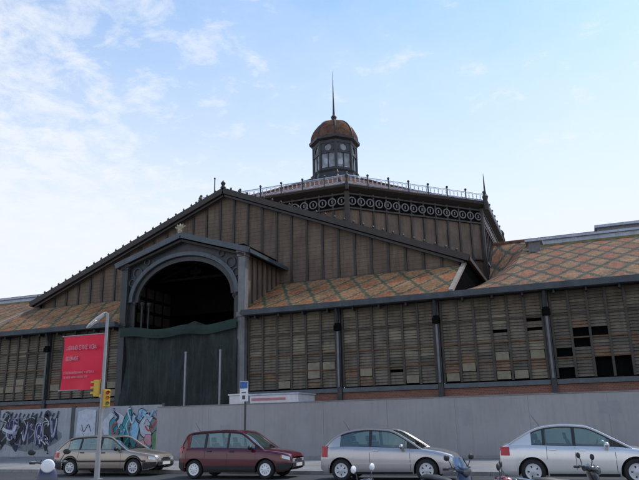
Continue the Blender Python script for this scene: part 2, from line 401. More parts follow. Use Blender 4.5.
for i in range(len(COLS)-1):
    a, b = COLS[i], COLS[i+1]
    if a == -23.4: continue
    holes = []; st = 'dark' if a > -1.5 else 'norm'
    if a == -1.2: holes = [(-.4,.4,4.68,5.2),(.4,1.3,5.1,5.55),(1.3,2.5,5.2,5.5),(-1.2,-.3,4.1,4.4),(-1.2,-.3,3.5,3.8),(.6,1.4,3.3,3.95),(1.4,2.3,3.4,4.0),(1.6,2.4,5.7,5.95)]
    if a == -5.97: holes = [(-2.2,-1.5,6.4,6.7)]
    facade(a, b, st, holes)
for x in COLS:
    if x in (-23.4, -15.8): continue
    c = MB(); c.box(x-.11, x+.11, YF-.14, YF+.24, Z0, 7.02)
    c.cur = 1; c.tube([(x+.0,YF-.2,3.3),(x+.0,YF-.2,5.9)], .055, 8)
    c.cur = 2; c.box(x-.17,x+.17,YF-.3,YF-.1,5.95,6.2); c.box(x-.13,x+.13,YF-.26,YF-.1,6.2,6.3)
    c.cur = 0; c.prism([(x-.05,YF-.14,6.3),(x-.05,YF-.42,6.98),(x-.05,YF-.14,6.98)], (.1,0,0))
    hb(c, 'column', [M['iron'],M['iron_l'],M['dark']])
# eaves and gutters
for a, b in ((COLS[0]-.2,-23.42),(-15.7,COLS[-1]+.2)):
    gt = MB()
    gt.add([(a,YF-.72,7.0),(b,YF-.72,7.0),(b,YF-.78,7.26),(a,YF-.78,7.26),(a,YF-.4,7.0),(b,YF-.4,7.0),(b,YF-.4,7.24),(a,YF-.4,7.24)],
           [(0,1,2,3),(7,6,5,4),(0,4,5,1),(1,5,6,2),(2,6,7,3),(3,7,4,0)])
    hb(gt, 'gutter', M['gutter'])
    sf = MB(); sf.box(a+.02, b-.02, YF-.39, YF+.3, 7.02, 7.1); hb(sf, 'soffit', M['soffit'])
    br = MB(); x = a+.6
    while x < b: br.mark(); br.box(x-.04,x+.04,YF-.38,YF-.0,6.86,7.015); x += 1.3
    hbp(br, 'eaves_bracket', M['iron'])

# front tiled strips (steep) between the gutter and the great gable
YG = 34.3; ZS = 9.55; ZA = 15.75; GH = 14.35; ZG = 9.95
sl = (ZS-7.24)/(YG-YF+.4)
def roofsheet(x0, x1, y0, z0, y1, z1, th=.12, nx=2, ny=2, sag=0):
    r = MB(); rows = []
    for j in range(ny+1):
        t = j/ny; rows.append([(x0+(x1-x0)*i/nx, y0+(y1-y0)*t, z0+(z1-z0)*t + (random.uniform(-sag,sag) if 0<i<nx else 0)) for i in range(nx+1)])
    r.sheet(rows, (0,0,-th)); return r
hb(roofsheet(-33.9,-23.42, YF-.4,7.24, YG,ZS, nx=16, ny=6, sag=.015), 'front_roof', M['tile_f'])
hb(roofsheet(-15.95,-5.2, YF-.4,7.24, YG,ZS, nx=16, ny=6, sag=.015), 'front_roof', M['tile_f'])
# the verge that closes the steep strip beside the flatter roof, with its cheek wall
for sx, x in ((1,-5.2),(-1,-33.9)):
    v = MB(); v.beam((x+sx*.03, YF-.4, 7.33),(x+sx*.03, YG+.1, ZS+.14), .2, .16); hb(v, 'verge', M['flash'])
# long side roofs
RS = .36; YR = 49.0; ZR = 7.24 + RS*(YR-YF+.4)
for x0, x1 in ((-5.14, 24), (-62,-33.96)):
    near = x0 if x0 > -10 else x1; rows = []
    for j in range(25):
        t = j/24; y = YF-.4+(YR-YF+.4)*t; row = []
        for i in range(49):
            x = x0+(x1-x0)*i/48 if x0 < -10 else x0+(x1-x0)*(i/48)**1.6
            full = 7.24+RS*(y-YF+.4); lowz = 7.24+.205*(y-YF+.4) if y < 43.5 else 7.24+.205*(43.5-YF+.4)+(ZR-7.24-.205*(43.5-YF+.4))*(y-43.5)/(YR-43.5)
            k = max(0, 1-abs(x-near)/2.3)
            row.append((x, y, full+(lowz-full)*k + (random.uniform(-.015,.015) if 0<i<48 else 0)))
        rows.append(row)
    r_ = MB(); r_.sheet(rows, (0,0,-.12)); hb(r_, 'side_roof', M['tile_r'])
    hb(roofsheet(x0,x1, YR+.02,ZR, 2*YR-YF,7.24, nx=2, ny=2), 'rear_roof', M['tile_r'])
    rd = MB(); rd.tube([(x0,YR,ZR+.05),(x1,YR,ZR+.05)], .16, 8); hb(rd, 'ridge', M['octroof'])
    ew = MB()
    for xe in (x0+.2 if x0 < -50 else x1-.4,):
        ew.prism([(xe,YF,Z0),(xe,2*YR-YF,Z0),(xe,2*YR-YF,7.2),(xe,YR,ZR-.15),(xe,YF,7.2)], (.2,0,0))
    hb(ew, 'end_wall', M['siding'])
# great gable wall
gx0 = X0-GH+.25; gx1 = X0+GH-.25
gs = (ZA-ZG)/GH
def gz(x): return ZA - gs*abs(x-X0)
g = MB(); g.prism([(gx0,YG+.12,8.6),(gx1,YG+.12,8.6),(gx1,YG+.12,gz(gx1)-.1),(X0,YG+.12,ZA-.15),(gx0,YG+.12,gz(gx0)-.1)], (0,.25,0))
hb(g, 'gable_wall', M['siding'])
g = MB(); k = 0; x = gx0+.1
while x < gx1:
    g.mark(); g.box(x-.065,x+.065,YG+.03,YG+.12,ZS-.2,gz(x)-.3); x += .97
g2 = MB()
hbp(g, 'batten', M['batten'])
g = MB(); x = gx0+.1
while x < gx1-1:
    xm = x+.485
    zz = ZS+.1
    while zz < gz(xm)-.55:
        g.box(x+.07, x+.90, YG+.106, YG+.12, zz, zz+.222 ); zz += .235
    x += .97
hb(g, 'shiplap_boards', M['siding'])
g = MB(); g.box(gx0,gx1,YG-.02,YG+.1,ZS-.12,ZS+.02); hb(g, 'base_trim', M['iron'])
# nave roof
def slope_pts(s, y0, y1, over=.35):
    xa = X0 + s*(GH+over); za = gz(xa)
    return xa, za
for s in (-1, 1):
    xa, za = slope_pts(s, 0, 0)
    r = MB(); r.sheet([[(X0,YG-.35,ZA+.1),(xa,YG-.35,za+.1)],[(X0,46,ZA+.1),(xa,46,za+.1)]], (0,0,-.16)); hb(r, 'nave_roof', M['octroof'])
    e = MB(); e.beam((X0-s*.0,YG-.39,ZA+.02),(xa,YG-.39,za+.02), .12, .34); hb(e, 'bargeboard', M['batten'])
    e = MB(); e.beam((X0+s*.05,YG-.22,ZA-.28),(xa-s*.3,YG-.22,gz(xa-s*.3)-.28), .14, .12); hb(e, 'bargeboard_moulding', M['iron'])
    kx = MB(); n = 26
    for i in range(1, n):
        x = X0 + s*(GH+.3)*i/n; z = gz(x)+.24
        kx.mark(); kx.lathe([(.035,0),(.06,.04),(.075,.1),(.035,.15),(.015,.2)], (x,YG-.38,z-.05), 8)
    hbp(kx, 'cresting', M['batten'])
    w = MB(); xw = X0+s*(GH-.15)
    w.box(xw-.12,xw+.12,YG+.4,56,7.5,gz(xw)-.12); hb(w, 'nave_side_wall', M['soffit'])  # eave shadow put into the wall's dark colour
    w = MB(); xc = X0+s*(GH+.02)
    w.prism([(xc,YF-.2,7.3),(xc,YG,ZS-.05),(xc,YG+.3,gz(xc)-.02),(xc,42,gz(xc)-.02),(xc,42,7.3)], (s*.09,0,0)); hb(w, 'cheek_wall', M['dark'])  # black colour stands in for shade under the nave eave
    w = MB(); w.beam((xa,YG-.35,za+.0),(xa,46,za+.0), .1, .22); hb(w, 'nave_gutter', M['batten'])
fn = MB(); fn.lathe([(.14,0),(.18,.08),(.08,.18),(.14,.3),(.16,.36),(.07,.46),(.02,.55)], (X0,YG-.38,ZA+.15), 12); hb(fn, 'apex_finial', M['iron'])
fn = MB(); fn.tube([(X0-.95,YG+.2,ZA-.3),(X0-.95,YG+.2,ZA+1.15)], .035, 6); fn.ball((X0-.95,YG+.2,ZA+1.17), .07, 8); hb(fn, 'lightning_rod', M['batten'])

# ------- portal
PX = -19.62; PW = 3.70; pl = PX-PW; pr = PX+PW; ZPE = 10.55; ZPA = 11.72
portal = MB()
# spandrel wall with the arch cut out of it
AW = 3.2; AR = 2.3; ZSP = 8.35
def arch(w, h, n=28): return [(PX + w*math.cos(PI-PI*i/n), ZSP + h*math.sin(PI-PI*i/n)) for i in range(n+1)]
ar = arch(AW, AR)
def wall_with_arch(mb, y0, y1, aw, ah, xl, xr, ztop):
    a = arch(aw, ah); n = len(a)
    def top(x): return ztop(x)
    for i in range(n-1):
        (xa, za), (xb, zb) = a[i], a[i+1]
        mb.prism([(xa,y0,za),(xb,y0,zb),(xb,y0,top(xb)),(xa,y0,top(xa))], (0,y1-y0,0))
    mb.prism([(xl,y0,ZSP),(a[0][0],y0,ZSP),(a[0][0],y0,top(a[0][0])),(xl,y0,top(xl))], (0,y1-y0,0))
    mb.prism([(a[-1][0],y0,ZSP),(xr,y0,ZSP),(xr,y0,top(xr)),(a[-1][0],y0,top(a[-1][0]))], (0,y1-y0,0))
ztp = lambda x: ZPA - .22 - (ZPA-ZPE)/PW*abs(x-PX)
wall_with_arch(portal, YF-.05, YF+.18, AW, AR, pl+.25, pr-.25, ztp)
po = hb(portal, 'portal', M['iron'])
am = MB()
a1 = arch(AW+.02, AR+.02); a2 = arch(AW+.26, AR+.23)
for i in range(len(a1)-1):
    am.prism([(a1[i][0],YF-.16,a1[i][1]),(a1[i+1][0],YF-.16,a1[i+1][1]),(a2[i+1][0],YF-.16,a2[i+1][1]),(a2[i][0],YF-.16,a2[i][1])], (0,.1,0))
hb(am, 'archivolt', M['gutter'], po)
am = MB()
a1 = arch(AW-.28, AR-.26); a2 = arch(AW-.02, AR-.02)
for i in range(len(a1)-1):
    am.prism([(a1[i][0],YF+.0,a1[i][1]),(a1[i+1][0],YF+.0,a1[i+1][1]),(a2[i+1][0],YF+.0,a2[i+1][1]),(a2[i][0],YF+.0,a2[i][1])], (0,.14,0))
# radial ornament between the two arch ribs
hb(am, 'arch_rib', M['iron'], po)
am = MB()
for s in (-1, 1):      # tracery in the spandrels
    for (dx, dz, r) in ((2.95,10.0,.27),(3.28,9.45,.2),(2.35,10.55,.17)):
        c = (PX+s*dx, YF-.12, dz)
        am.mark(); am.tube([(c[0]+r*math.cos(t*PI/8), c[1], c[2]+r*math.sin(t*PI/8)) for t in range(17)], .035, 6)
hbp(am, 'spandrel_tracery', M['gutter'], po)
# corner piers
for x, m in ((pl+.02, 'iron'), (pr-.0, 'iron_l')):
    c = MB(); c.box(x-.2,x+.2,YF-.3,YF+.1,Z0,10.2); c.box(x-.27,x+.27,YF-.36,YF+.14,7.0,7.25); c.box(x-.26,x+.26,YF-.36,YF+.14,10.2,10.4); c.box(x-.3,x+.3,YF-.4,YF+.16,10.4,10.52)
    c.box(x-.25,x+.25,YF-.34,YF+.12,Z0,Z0+.9)
    hb(c, 'pier', M[m], po, bevel=.02)
for s in (-1, 1):      # inner jambs with slender shafts
    for k, dx in enumerate((3.22, 2.95, 2.75)):
        c = MB(); x = PX+s*dx; y = YF+.1+.34*k
        c.tube([(x,y,Z0),(x,y,8.3)], .075-.01*k, 8); c.lathe([(.1,0),(.15,.12),(.16,.2)], (x,y,8.2), 8)
        hb(c, 'shaft', M['iron'], po)
    c = MB(); x = PX+s*(AW+.13); c.box(x-.12 if s>0 else x-.2, x+.2 if s>0 else x+.12, YF+.02,YF+.2,Z0,ZSP); hb(c, 'jamb', M['iron'], po)
    # side walls of the porch, running back to the gable
    c = MB(); x = PX+s*(PW-.08); c.box(x-.06,x+.06,YF+.16,YG+.1,Z0,ZPE-.1); hb(c, 'side_wall', M['siding'], po)
    c = MB(); y = YF+.3
    while y < YG: c.mark(); c.box(x+s*.07,x+s*.13,y-.04,y+.04,7.3,ZPE-.15); y += .6
    hbp(c, 'side_batten', M['batten'], po)
    c = MB(); xi = PX+s*(PW-.2); c.box(xi-.03,xi+.03,YF+.2,YG+3,Z0,10.9); hb(c, 'shade_lining', M['dark'], po)  # added black sheet that paints the porch's inner shade
c = MB(); c.box(PX-PW+.25,PX+PW-.25,YG-.12,YG-.04,8.2,10.92); hb(c, 'lunette_shade', M['dark'], po)  # black panel standing in for the shade inside the arch
for s in (-1, 1):
    # roof of the porch
    xe = PX+s*(PW+.5); ze = ZPA-(ZPA-ZPE)/PW*(PW+.5)
    c = MB(); c.sheet([[(PX,YF-.42,ZPA+.1),(xe,YF-.42,ze+.1)],[(PX,YG+.15,ZPA+.1),(xe,YG+.15,ze+.1)]], (0,0,-.14)); hb(c, 'porch_roof', M['iron'], po)
    c = MB(); c.beam((PX,YF-.47,ZPA+.04),(xe+s*.02,YF-.47,ze+.04), .1, .3); hb(c, 'porch_bargeboard', M['gutter'], po)
    c = MB(); c.beam((PX,YF-.24,ZPA-.24),(xe-s*.35,YF-.24,ze-.13), .3, .12); hb(c, 'porch_soffit', M['soffit'], po)
    c = MB(); c.beam((xe,YF-.42,ze+.02),(xe,YG+.1,ze+.02), .1, .2); hb(c, 'porch_gutter', M['gutter'], po)
c = MB(); c.lathe([(.1,0),(.13,.15),(.1,.25)], (PX-.05,YF-.46,ZPA+.12), 10)
for i in range(-2, 3):
    a = i*.5; c.tube([(PX-.05,YF-.46,ZPA+.33),(PX-.05+.2*math.sin(a),YF-.46,ZPA+.33+.22*math.cos(a)),(PX-.05+.34*math.sin(a*1.2),YF-.46,ZPA+.33+.36*math.cos(a))], [.05,.075,.03], 7)
hb(c, 'palmette', M['cream'], po)
# deep interior behind the arch, its darkness painted on as black
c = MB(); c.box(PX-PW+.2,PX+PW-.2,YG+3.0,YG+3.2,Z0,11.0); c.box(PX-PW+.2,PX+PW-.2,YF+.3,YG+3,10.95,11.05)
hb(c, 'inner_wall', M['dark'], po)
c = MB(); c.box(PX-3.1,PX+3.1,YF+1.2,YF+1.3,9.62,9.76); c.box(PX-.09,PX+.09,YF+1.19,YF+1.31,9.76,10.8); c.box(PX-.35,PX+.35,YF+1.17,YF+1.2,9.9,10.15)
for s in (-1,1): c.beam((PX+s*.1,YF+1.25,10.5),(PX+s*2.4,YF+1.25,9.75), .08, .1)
hb(c, 'tie_beam', M['dark'], po)  # beam blackened, the porch shade is put into its colour
for s in (-1, 1):       # side lights; porch shade painted into the dark left ones
    c = MB(); x = PX+s*(PW-.26)
    for j in range(4):
        for k in range(3):
            y = YF+.7+j*.85; z = 7.4+k*.75
            c.mark(); c.box(x-.02,x+.02,y,y+.62,z,z+.55)
    hbp(c, 'side_light', M['batten'] if s < 0 else M['iron_l'], po)

# ------- cupola
YC = 55.66; CR = 14.4; ZO = 17.75; t8 = math.tan(PI/8)
def octp(c, z, k): 
    a = PI/8 + k*PI/4 - PI/2     # corner k
    r = c/math.cos(PI/8); return Vector((X0-.3+r*math.cos(a), YC+r*math.sin(a), z))
cup = MB(); w0 = CR-.55
cup.prism([octp(w0, 7.5, k) for k in range(8)], (0,0,ZO-7.5-.1)); cu = hb(cup, 'cupola_drum', M['siding'])
ev = MB(); ev.loft([[octp(CR-.5,ZO-.32,k) for k in range(8)],[octp(CR,ZO-.06,k) for k in range(8)],[octp(CR+.02,ZO+.1,k) for k in range(8)],[octp(CR-.6,ZO+.12,k) for k in range(8)]])
hb(ev, 'eaves', M['soffit'], cu)
rf = MB(); rf.loft([[octp(c,z,k) for k in range(8)] for c, z in ((CR-.05,ZO+.13),(11,ZO+1.5),(8,ZO+2.9),(5,ZO+4.4),(3.3,ZO+5.3),(2.5,ZO+5.7))]); hb(rf, 'cupola_roof', M['octroof'], cu)
hp = MB()
for k in range(8):
    hp.mark(); hp.tube([octp(c,z+.06,k) for c, z in ((CR-.05,ZO+.13),(11,ZO+1.5),(8,ZO+2.9),(5,ZO+4.4),(2.9,ZO+5.5))], .13, 6)
hbp(hp, 'hip_tiles', M['octroof'], cu)
for k in range(8):
    k2 = k+1; far = k in (2,3,4,5)
    A = octp(w0+.04, 0, k); B = octp(w0+.04, 0, k2); d = (B-A); Ln = d.length; d.normalize(); nr = Vector((d.y,-d.x,0))
    mid = (A+B)/2 - Vector((X0-.3,YC,0))
    if nr.dot(mid) < 0: nr = -nr
    n = 11
    bt = MB()
    for i in range(n+1):
        bt.mark(); p = A + d*Ln*i/n; bt.beam(p+Vector((0,0,11)), p+Vector((0,0,ZO-.3)), .13, .13, nr)
    for z in (ZO-.45, ZO-1.5, ZO-4.4): bt.mark(); bt.beam(A+nr*.05+Vector((0,0,z)), B+nr*.05+Vector((0,0,z)), .16, .12)
    hb(bt, 'drum_framing', M['batten'], cu)
    if not far:
        fz = MB(); m_ = 16
        for i in range(m_):
            p = A + d*Ln*(i+.5)/m_ + nr*.1 + Vector((0,0,ZO-.98)); r = .27
            ring = [p + d*r*math.cos(2*PI*q/16) + Vector((0,0,r*math.sin(2*PI*q/16))) for q in range(17)]
            fz.tube(ring, .05, 6, cap=False)
            fz.tube([p-Vector((0,0,.12)),p+Vector((0,0,.12))], .05, 6)
        hb(fz, 'ring_frieze', M['ring'], cu)
        fb = MB(); fb.beam(A+nr*.02+Vector((0,0,ZO-.98)), B+nr*.02+Vector((0,0,ZO-.98)), .03, .9); hb(fb, 'frieze_backing', M['dark'], cu)
    # cresting railing round the eaves
    A2 = octp(CR-.15, ZO+.14, k); B2 = octp(CR-.15, ZO+.14, k2); L2 = (B2-A2).length
    rl = MB(); hh = .68
    rl.tube([A2+Vector((0,0,hh)),B2+Vector((0,0,hh))], .035, 5); rl.tube([A2+Vector((0,0,.12)),B2+Vector((0,0,.12))], .03, 5)
    q = 34
    for i in range(q):
        p = A2 + d*L2*(i+.5)/q + Vector((0,0,.4)); r = .21
        rl.tube([p + d*r*math.cos(2*PI*w/10) + Vector((0,0,r*math.sin(2*PI*w/10))) for w in range(11)], .016, 4, cap=False)
        e = A2 + d*L2*i/q; rl.tube([e+Vector((0,0,.1)),e+Vector((0,0,hh+.06))], .014, 4)
    hb(rl, 'roof_railing', M['lattice'], cu)
    kn = MB()
    for i in range(7):
        kn.mark(); e = A2 + d*L2*i/7; kn.tube([e,e+Vector((0,0,hh+.1))], .05, 6); kn.ball(e+Vector((0,0,hh+.17)), .1, 8)
    hbp(kn, 'railing_post', M['iron'], cu)
    cp = octp(CR-.05, ZO, k)
    tall = cp.x > X0+10 and cp.y < YC
    sp = MB(); sp.lathe([(.2,-.5),(.26,-.1),(.16,.3),(.24,.6),(.12,.8),(.07,1.1),(.05,1.8),(.01,2.5)] if tall else [(.12,-.3),(.14,.1),(.08,.5),(.13,.75),(.06,.9),(.01,1.0)], cp, 10)
    hb(sp, 'corner_spire', M['batten'], cu)
# vertical corner pilasters
cpn = MB()
for k in range(8):
    p = octp(w0+.05, 0, k); cpn.mark(); cpn.tube([p+Vector((0,0,8)), p+Vector((0,0,ZO-.3))], .2, 8)
hbp(cpn, 'corner_pilaster', M['batten'], cu)

# ------- lantern
LX = X0-.3; LZ = 23.25; LK = .83
lan = MB(); R = 2.72
def ring8(r, z, n=8): r *= LK; return [Vector((LX+r*math.cos(2*PI*k/n+PI/8), YC+r*math.sin(2*PI*k/n+PI/8), z)) for k in range(n)]
lan.loft([ring8(3.3,LZ-.6),ring8(3.45,LZ),ring8(3.3,LZ+.1),ring8(2.85,LZ+.25),ring8(2.7,LZ+.9),ring8(2.85,LZ+1.1),ring8(2.6,LZ+1.15)])
la = hb(lan, 'lantern', M['iron'])
zt = LZ+4.15
c = MB()
for k in range(8):
    a = 2*PI*k/8+PI/8; p = Vector((LX+2.45*LK*math.cos(a),YC+2.45*LK*math.sin(a),0))
    c.mark(); c.tube([p+Vector((0,0,LZ+1.1)),p+Vector((0,0,zt))], .15, 8)
    b = 2*PI*(k+1)/8+PI/8; q = Vector((LX+2.45*LK*math.cos(b),YC+2.45*LK*math.sin(b),0))
    m_ = (p+q)/2
    c.beam(p+Vector((0,0,LZ+2.95)), q+Vector((0,0,LZ+2.95)), .12, .16)
    c.beam(p+Vector((0,0,zt-.1)), q+Vector((0,0,zt-.1)), .2, .35)
    c.beam(m_+Vector((0,0,LZ+1.1)), m_+Vector((0,0,LZ+2.9)), .09, .08)
    c.beam(p+Vector((0,0,LZ+1.28)), q+Vector((0,0,LZ+1.28)), .14, .3)
    # solid corners of the round headed lights over the transom
    d = (q-p).normalized(); nrm = Vector((m_.x-LX, m_.y-YC, 0)).normalized()*.06; hw = (q-p).length/2; cz = (LZ+3.03+zt-.28)/2; r = .35
    for i in range(16):
        t0 = 2*PI*i/16; t1 = 2*PI*(i+1)/16
        def sq(t):
            cx, sz = math.cos(t), math.sin(t); k_ = 1/max(abs(cx)/hw, abs(sz)/.42); return (cx*k_, sz*k_)
        o0, o1 = sq(t0), sq(t1)
        pt = lambda u, w: m_ + d*u + Vector((0,0,cz+w)) - nrm
        c.prism([pt(r*math.cos(t0), r*math.sin(t0)), pt(r*math.cos(t1), r*math.sin(t1)), pt(*o1), pt(*o0)], nrm*2)
hbp(c, 'lantern_frame', M['iron'], la)
for k in range(8):
    a = 2*PI*k/8+PI/8; b = 2*PI*(k+1)/8+PI/8
    p = Vector((LX+2.38*LK*math.cos(a),YC+2.38*LK*math.sin(a),0)); q = Vector((LX+2.38*LK*math.cos(b),YC+2.38*LK*math.sin(b),0))
    g = MB(); g.beam(p+Vector((0,0,(LZ+1.4+zt-.2)/2)), q+Vector((0,0,(LZ+1.4+zt-.2)/2)), .02, zt-LZ-1.6); hb(g, 'lantern_window', M['pane'], la)
c = MB(); c.loft([ring8(2.6,zt),ring8(2.95,zt+.15),ring8(3.0,zt+.38),ring8(2.7,zt+.42)]); 
hb(c, 'lantern_cornice', M['iron'], la)
dm = MB(); prof = [(2.72*LK*math.cos(t), zt+.42+2.3*math.sin(t)) for t in [i*PI/2/12 for i in range(12)]] + [(.3, zt+2.72)]
dm.lathe(prof, (LX,YC,0), 32); hb(dm, 'lantern_dome', M['octroof'], la, smooth=True)
dr = MB()
for k in range(8):
    dr.mark(); a = 2*PI*k/8+PI/8; dr.tube([(LX+(r+.02)*math.cos(a), YC+(r+.02)*math.sin(a), z) for r, z in prof], .07, 6)
hbp(dr, 'dome_rib', M['iron'], la)
sp = MB(); sp.lathe([(.4,0),(.45,.12),(.2,.3),(.3,.55),(.12,.8),(.09,1.5),(.06,3.0),(.012,5.6)], (LX,YC,zt+2.65), 10); hb(sp, 'lantern_spire', M['batten'], la)
kn = MB()
for k in range(8):
    kn.mark(); a = 2*PI*k/8+PI/8; kn.lathe([(.14,0),(.2,.15),(.1,.3),(.16,.5),(.03,.8)], (LX+3.3*LK*math.cos(a),YC+3.3*LK*math.sin(a),LZ+.05), 8)
hbp(kn, 'lantern_finial', M['iron'], la)

# ------- roof lights and vents on the right-hand roof
def rz(y): return 7.24+RS*(y-YF+.4)
for x0, x1 in ((-2.5, 23.5), (-61.0,-41.5)):
    c = MB(); c.box(x0,x1,44.9,46.3,rz(45.6)-.3,rz(45.6)+.12); c.cur = 1; c.box(x0-.15,x1+.1,44.7,46.5,rz(45.6)+.12,rz(45.6)+.27)
    hb(c, 'roof_vent', [M['zinc'],M['zinc']])
    c = MB(); c.box(x0+.03 if x0>-30 else x0,x1-.03,44.86,44.9,rz(45)-.15,rz(45.6)+.1); hb(c, 'vent_louvre', M['zinc'])
    c = MB(); c.box(x0,x1,44.6,44.85,rz(44.7)-.1,rz(44.7)+.1); hb(c, 'vent_curb', M['cream_d'])
c = MB(); c.box(2.05,23,48.6,50.2,ZR-.3,ZR+.3); c.cur = 1; c.box(1.9,23.1,48.4,50.4,ZR+.3,ZR+.48); hb(c, 'ridge_light', [M['iron_l'],M['zinc']])
c = MB(); c.box(-2.3,-1.6,42.2,43.0,rz(42.6)-.3,rz(42.6)+.5); c.cur = 1; c.box(-2.45,-1.45,42.0,43.2,rz(42.6)+.5,rz(42.6)+.62); hb(c, 'vent_hatch', [M['iron_l'],M['zinc']])

# ------------------------------------------------------------------ shade net and its poles
o = (PX*S, 29.75*S, 0)
nt = MB(); rows = []
for j in range(15):
    z = Z0+.1 + (6.75-Z0)*j/14; row = []
    for i in range(61):
        x = PX-3.55 + 7.1*i/60
        y = 29.78 - .08*math.sin(i*.55+.9*math.sin(j*.5)) - .13*math.sin(i*.17+j*.45) - .04*math.sin(i*1.3-j*.8) - .03*random.random()
        zz = z + (.14*math.sin(i*.21)*(j/14)) - (.18 if j == 14 else 0)*abs(math.sin(i*.105*PI/2))
        row.append((x,y,zz))
    rows.append(row)
nt.sheet(rows, (0,.012,0)); nt_o = nt.build('shade_net', M['net'], None, off=o, T=T, smooth=True); nt_o.location = o
tag(nt_o, 'dark green shade net hung across the lower half of the arched portal', 'shade net')
hm = MB(); rows = []
for j in range(4):
    row = []
    for i in range(61):
        x = PX-3.55+7.1*i/60; row.append((x, 29.46-.05*math.sin(i*.4)-.03*(j in (1,2)), 6.86-.16*j+.07*math.sin(i*.23)-.14*math.sin(PI*i/60)))
    rows.append(row)
hm.sheet(rows, (0,.02,0)); hm.build('hem', M['net_l'], nt_o, off=o, T=T, smooth=True)
for (x, lab) in ((-18.68*29.3/29,'pale scaffold pole standing before the middle of the green net'), (-16.68*29.3/29,'pale scaffold pole before the green net, nearer the light grey portal pier')):
    p = MB(); w = T(x,29.3,0); loc = (w[0], w[1], .12)
    t_ = MB(); t_.tube([(x,29.3,Z0),(x,29.3,5.3)], .055, 8); t_.lathe([(.07,0),(.07,.06),(.02,.1)],(x,29.3,5.28),8)
    ob = t_.build('scaffold_pole', M['pole'], None, off=loc, T=T); ob.location = loc; tag(ob, lab, 'pole', 'poles before the shade net')
    b = MB(); b.box(x-.12,x+.12,29.2,29.42,Z0-.01,Z0+.03); b.build('base_plate', M['pole'], ob, off=loc, T=T)

# ------------------------------------------------------------------ hoardings
HR = 29.5
xj = -20.6
h = MB(); loc = (-8, HR, .12)
xx = xj; edges = []
while xx < 26: edges.append(xx); xx += 3.05
for i, x in enumerate(edges[:-1]):
    h.box(x+.003, edges[i+1]-.003, HR, HR+.12, .1, 2.63 + .0)
ho = h.build('hoarding', M['hoard'], None, off=loc); ho.location = loc
tag(ho, 'plain grey rendered hoarding running behind the parked cars, unpainted', 'hoarding')
c = MB(); c.box(xj, edges[-1], HR-.02, HR+.14, 2.635, 2.68); c.build('capping', M['hoard_cap'], ho, off=loc)
rp_ = random.Random(3)
for (x, z, w, h_) in ((-16.9,.9,.55,.8),(-9.7,1.1,.9,.5),(-5.1,1.45,.5,.7),(-12.6,1.75,.7,.45),(.4,1.8,.8,.5),(-1.9,.7,1.1,.5)):
    c = MB(); pts = [(x+w*(i/6)+rp_.uniform(-.03,.03), HR-.0035, z+rp_.uniform(-.05,.03)) for i in range(7)] + [(x+w*(i/6)+rp_.uniform(-.03,.03), HR-.0035, z+h_+rp_.uniform(-.03,.05)) for i in range(6,-1,-1)]
    c.prism(pts, (0,.0015,0)); c.build('repaint_patch', M['hoard_p'], ho, off=loc)
c = MB(); c.box(xj, edges[-1], HR-.03, HR-.004, .1, .24); c.build('skirting', M['kerb'], ho, off=loc)
HL = 32.5; loc = (-30, HL, .12)
h = MB(); pan = [(-48,-43.4),(-43.3,-38.2),(-38.1,-34.4),(-34.35,-28.75),(-28.5,-26.75),(-26.55,-22.35),(-22.2,-20.62)]
for a, b in pan: h.box(a,b,HL,HL+.1,.1,2.9 if b < -21 else 2.6)
hl = h.build('graffiti_hoarding', M['hoard_l'], None, off=loc); hl.location = loc
tag(hl, 'pale hoarding sprayed with navy, white and teal graffiti behind the gold car', 'hoarding')
for a, b in ((-34.4,-34.35),(-28.75,-28.5),(-26.75,-26.55),(-22.35,-22.2)):
    c = MB(); c.box(a-.0,b+.0,HL-.03,HL+.14,.1,2.98); c.build('post', M['dpole'], hl, off=loc)
c = MB(); c.box(-20.66,-20.56,HR+.12,HL+.1,.1,2.7); c.build('return_panel', M['hoard'], hl, off=loc)

def gr_patch(mb, pts, y): mb.mark(); mb.prism([(x,y,z) for x, z in pts], (0,.0008,0))
def blob(cx, cz, rx, rz, n=18, wob=.25, seed=0):
    rnd = random.Random(seed); ph = [rnd.uniform(0,6.28) for _ in range(4)]
    return [(cx+rx*(1+wob*math.sin(2*t+ph[0])*.6+wob*math.sin(3*t+ph[1])*.5+wob*math.sin(5*t+ph[2])*.3)*math.cos(t),
             cz+rz*(1+wob*math.sin(2*t+ph[3])*.6+wob*math.sin(4*t+ph[1])*.4)*math.sin(t)) for t in [2*PI*i/n for i in range(n)]]
def stroke(mb, pts, w, y):
    mb.mark()
    # smooth polyline band
    P_ = []
    for i in range(len(pts)-1):
        p0 = pts[max(i-1,0)]; p1 = pts[i]; p2 = pts[i+1]; p3 = pts[min(i+2,len(pts)-1)]
        for k in range(5):
            t = k/5; P_.append(tuple(.5*((2*p1[a])+(-p0[a]+p2[a])*t+(2*p0[a]-5*p1[a]+4*p2[a]-p3[a])*t*t+(-p0[a]+3*p1[a]-3*p2[a]+p3[a])*t**3) for a in (0,1)))
    P_.append(pts[-1]); L_ = []; R_ = []
    for i, p in enumerate(P_):
        a = P_[max(i-1,0)]; b = P_[min(i+1,len(P_)-1)]; dx, dz = b[0]-a[0], b[1]-a[1]; l = math.hypot(dx,dz) or 1
        L_.append((p[0]-dz/l*w/2, y, p[1]+dx/l*w/2)); R_.append((p[0]+dz/l*w/2, y, p[1]-dx/l*w/2))
    mb.sheet([L_, R_], (0,.0008,0))
layers = {}
def G(m): return layers.setdefault(m, MB())
rnd = random.Random(5); yy = HL-.006
def nexty():
    global yy; yy -= .0012; return yy
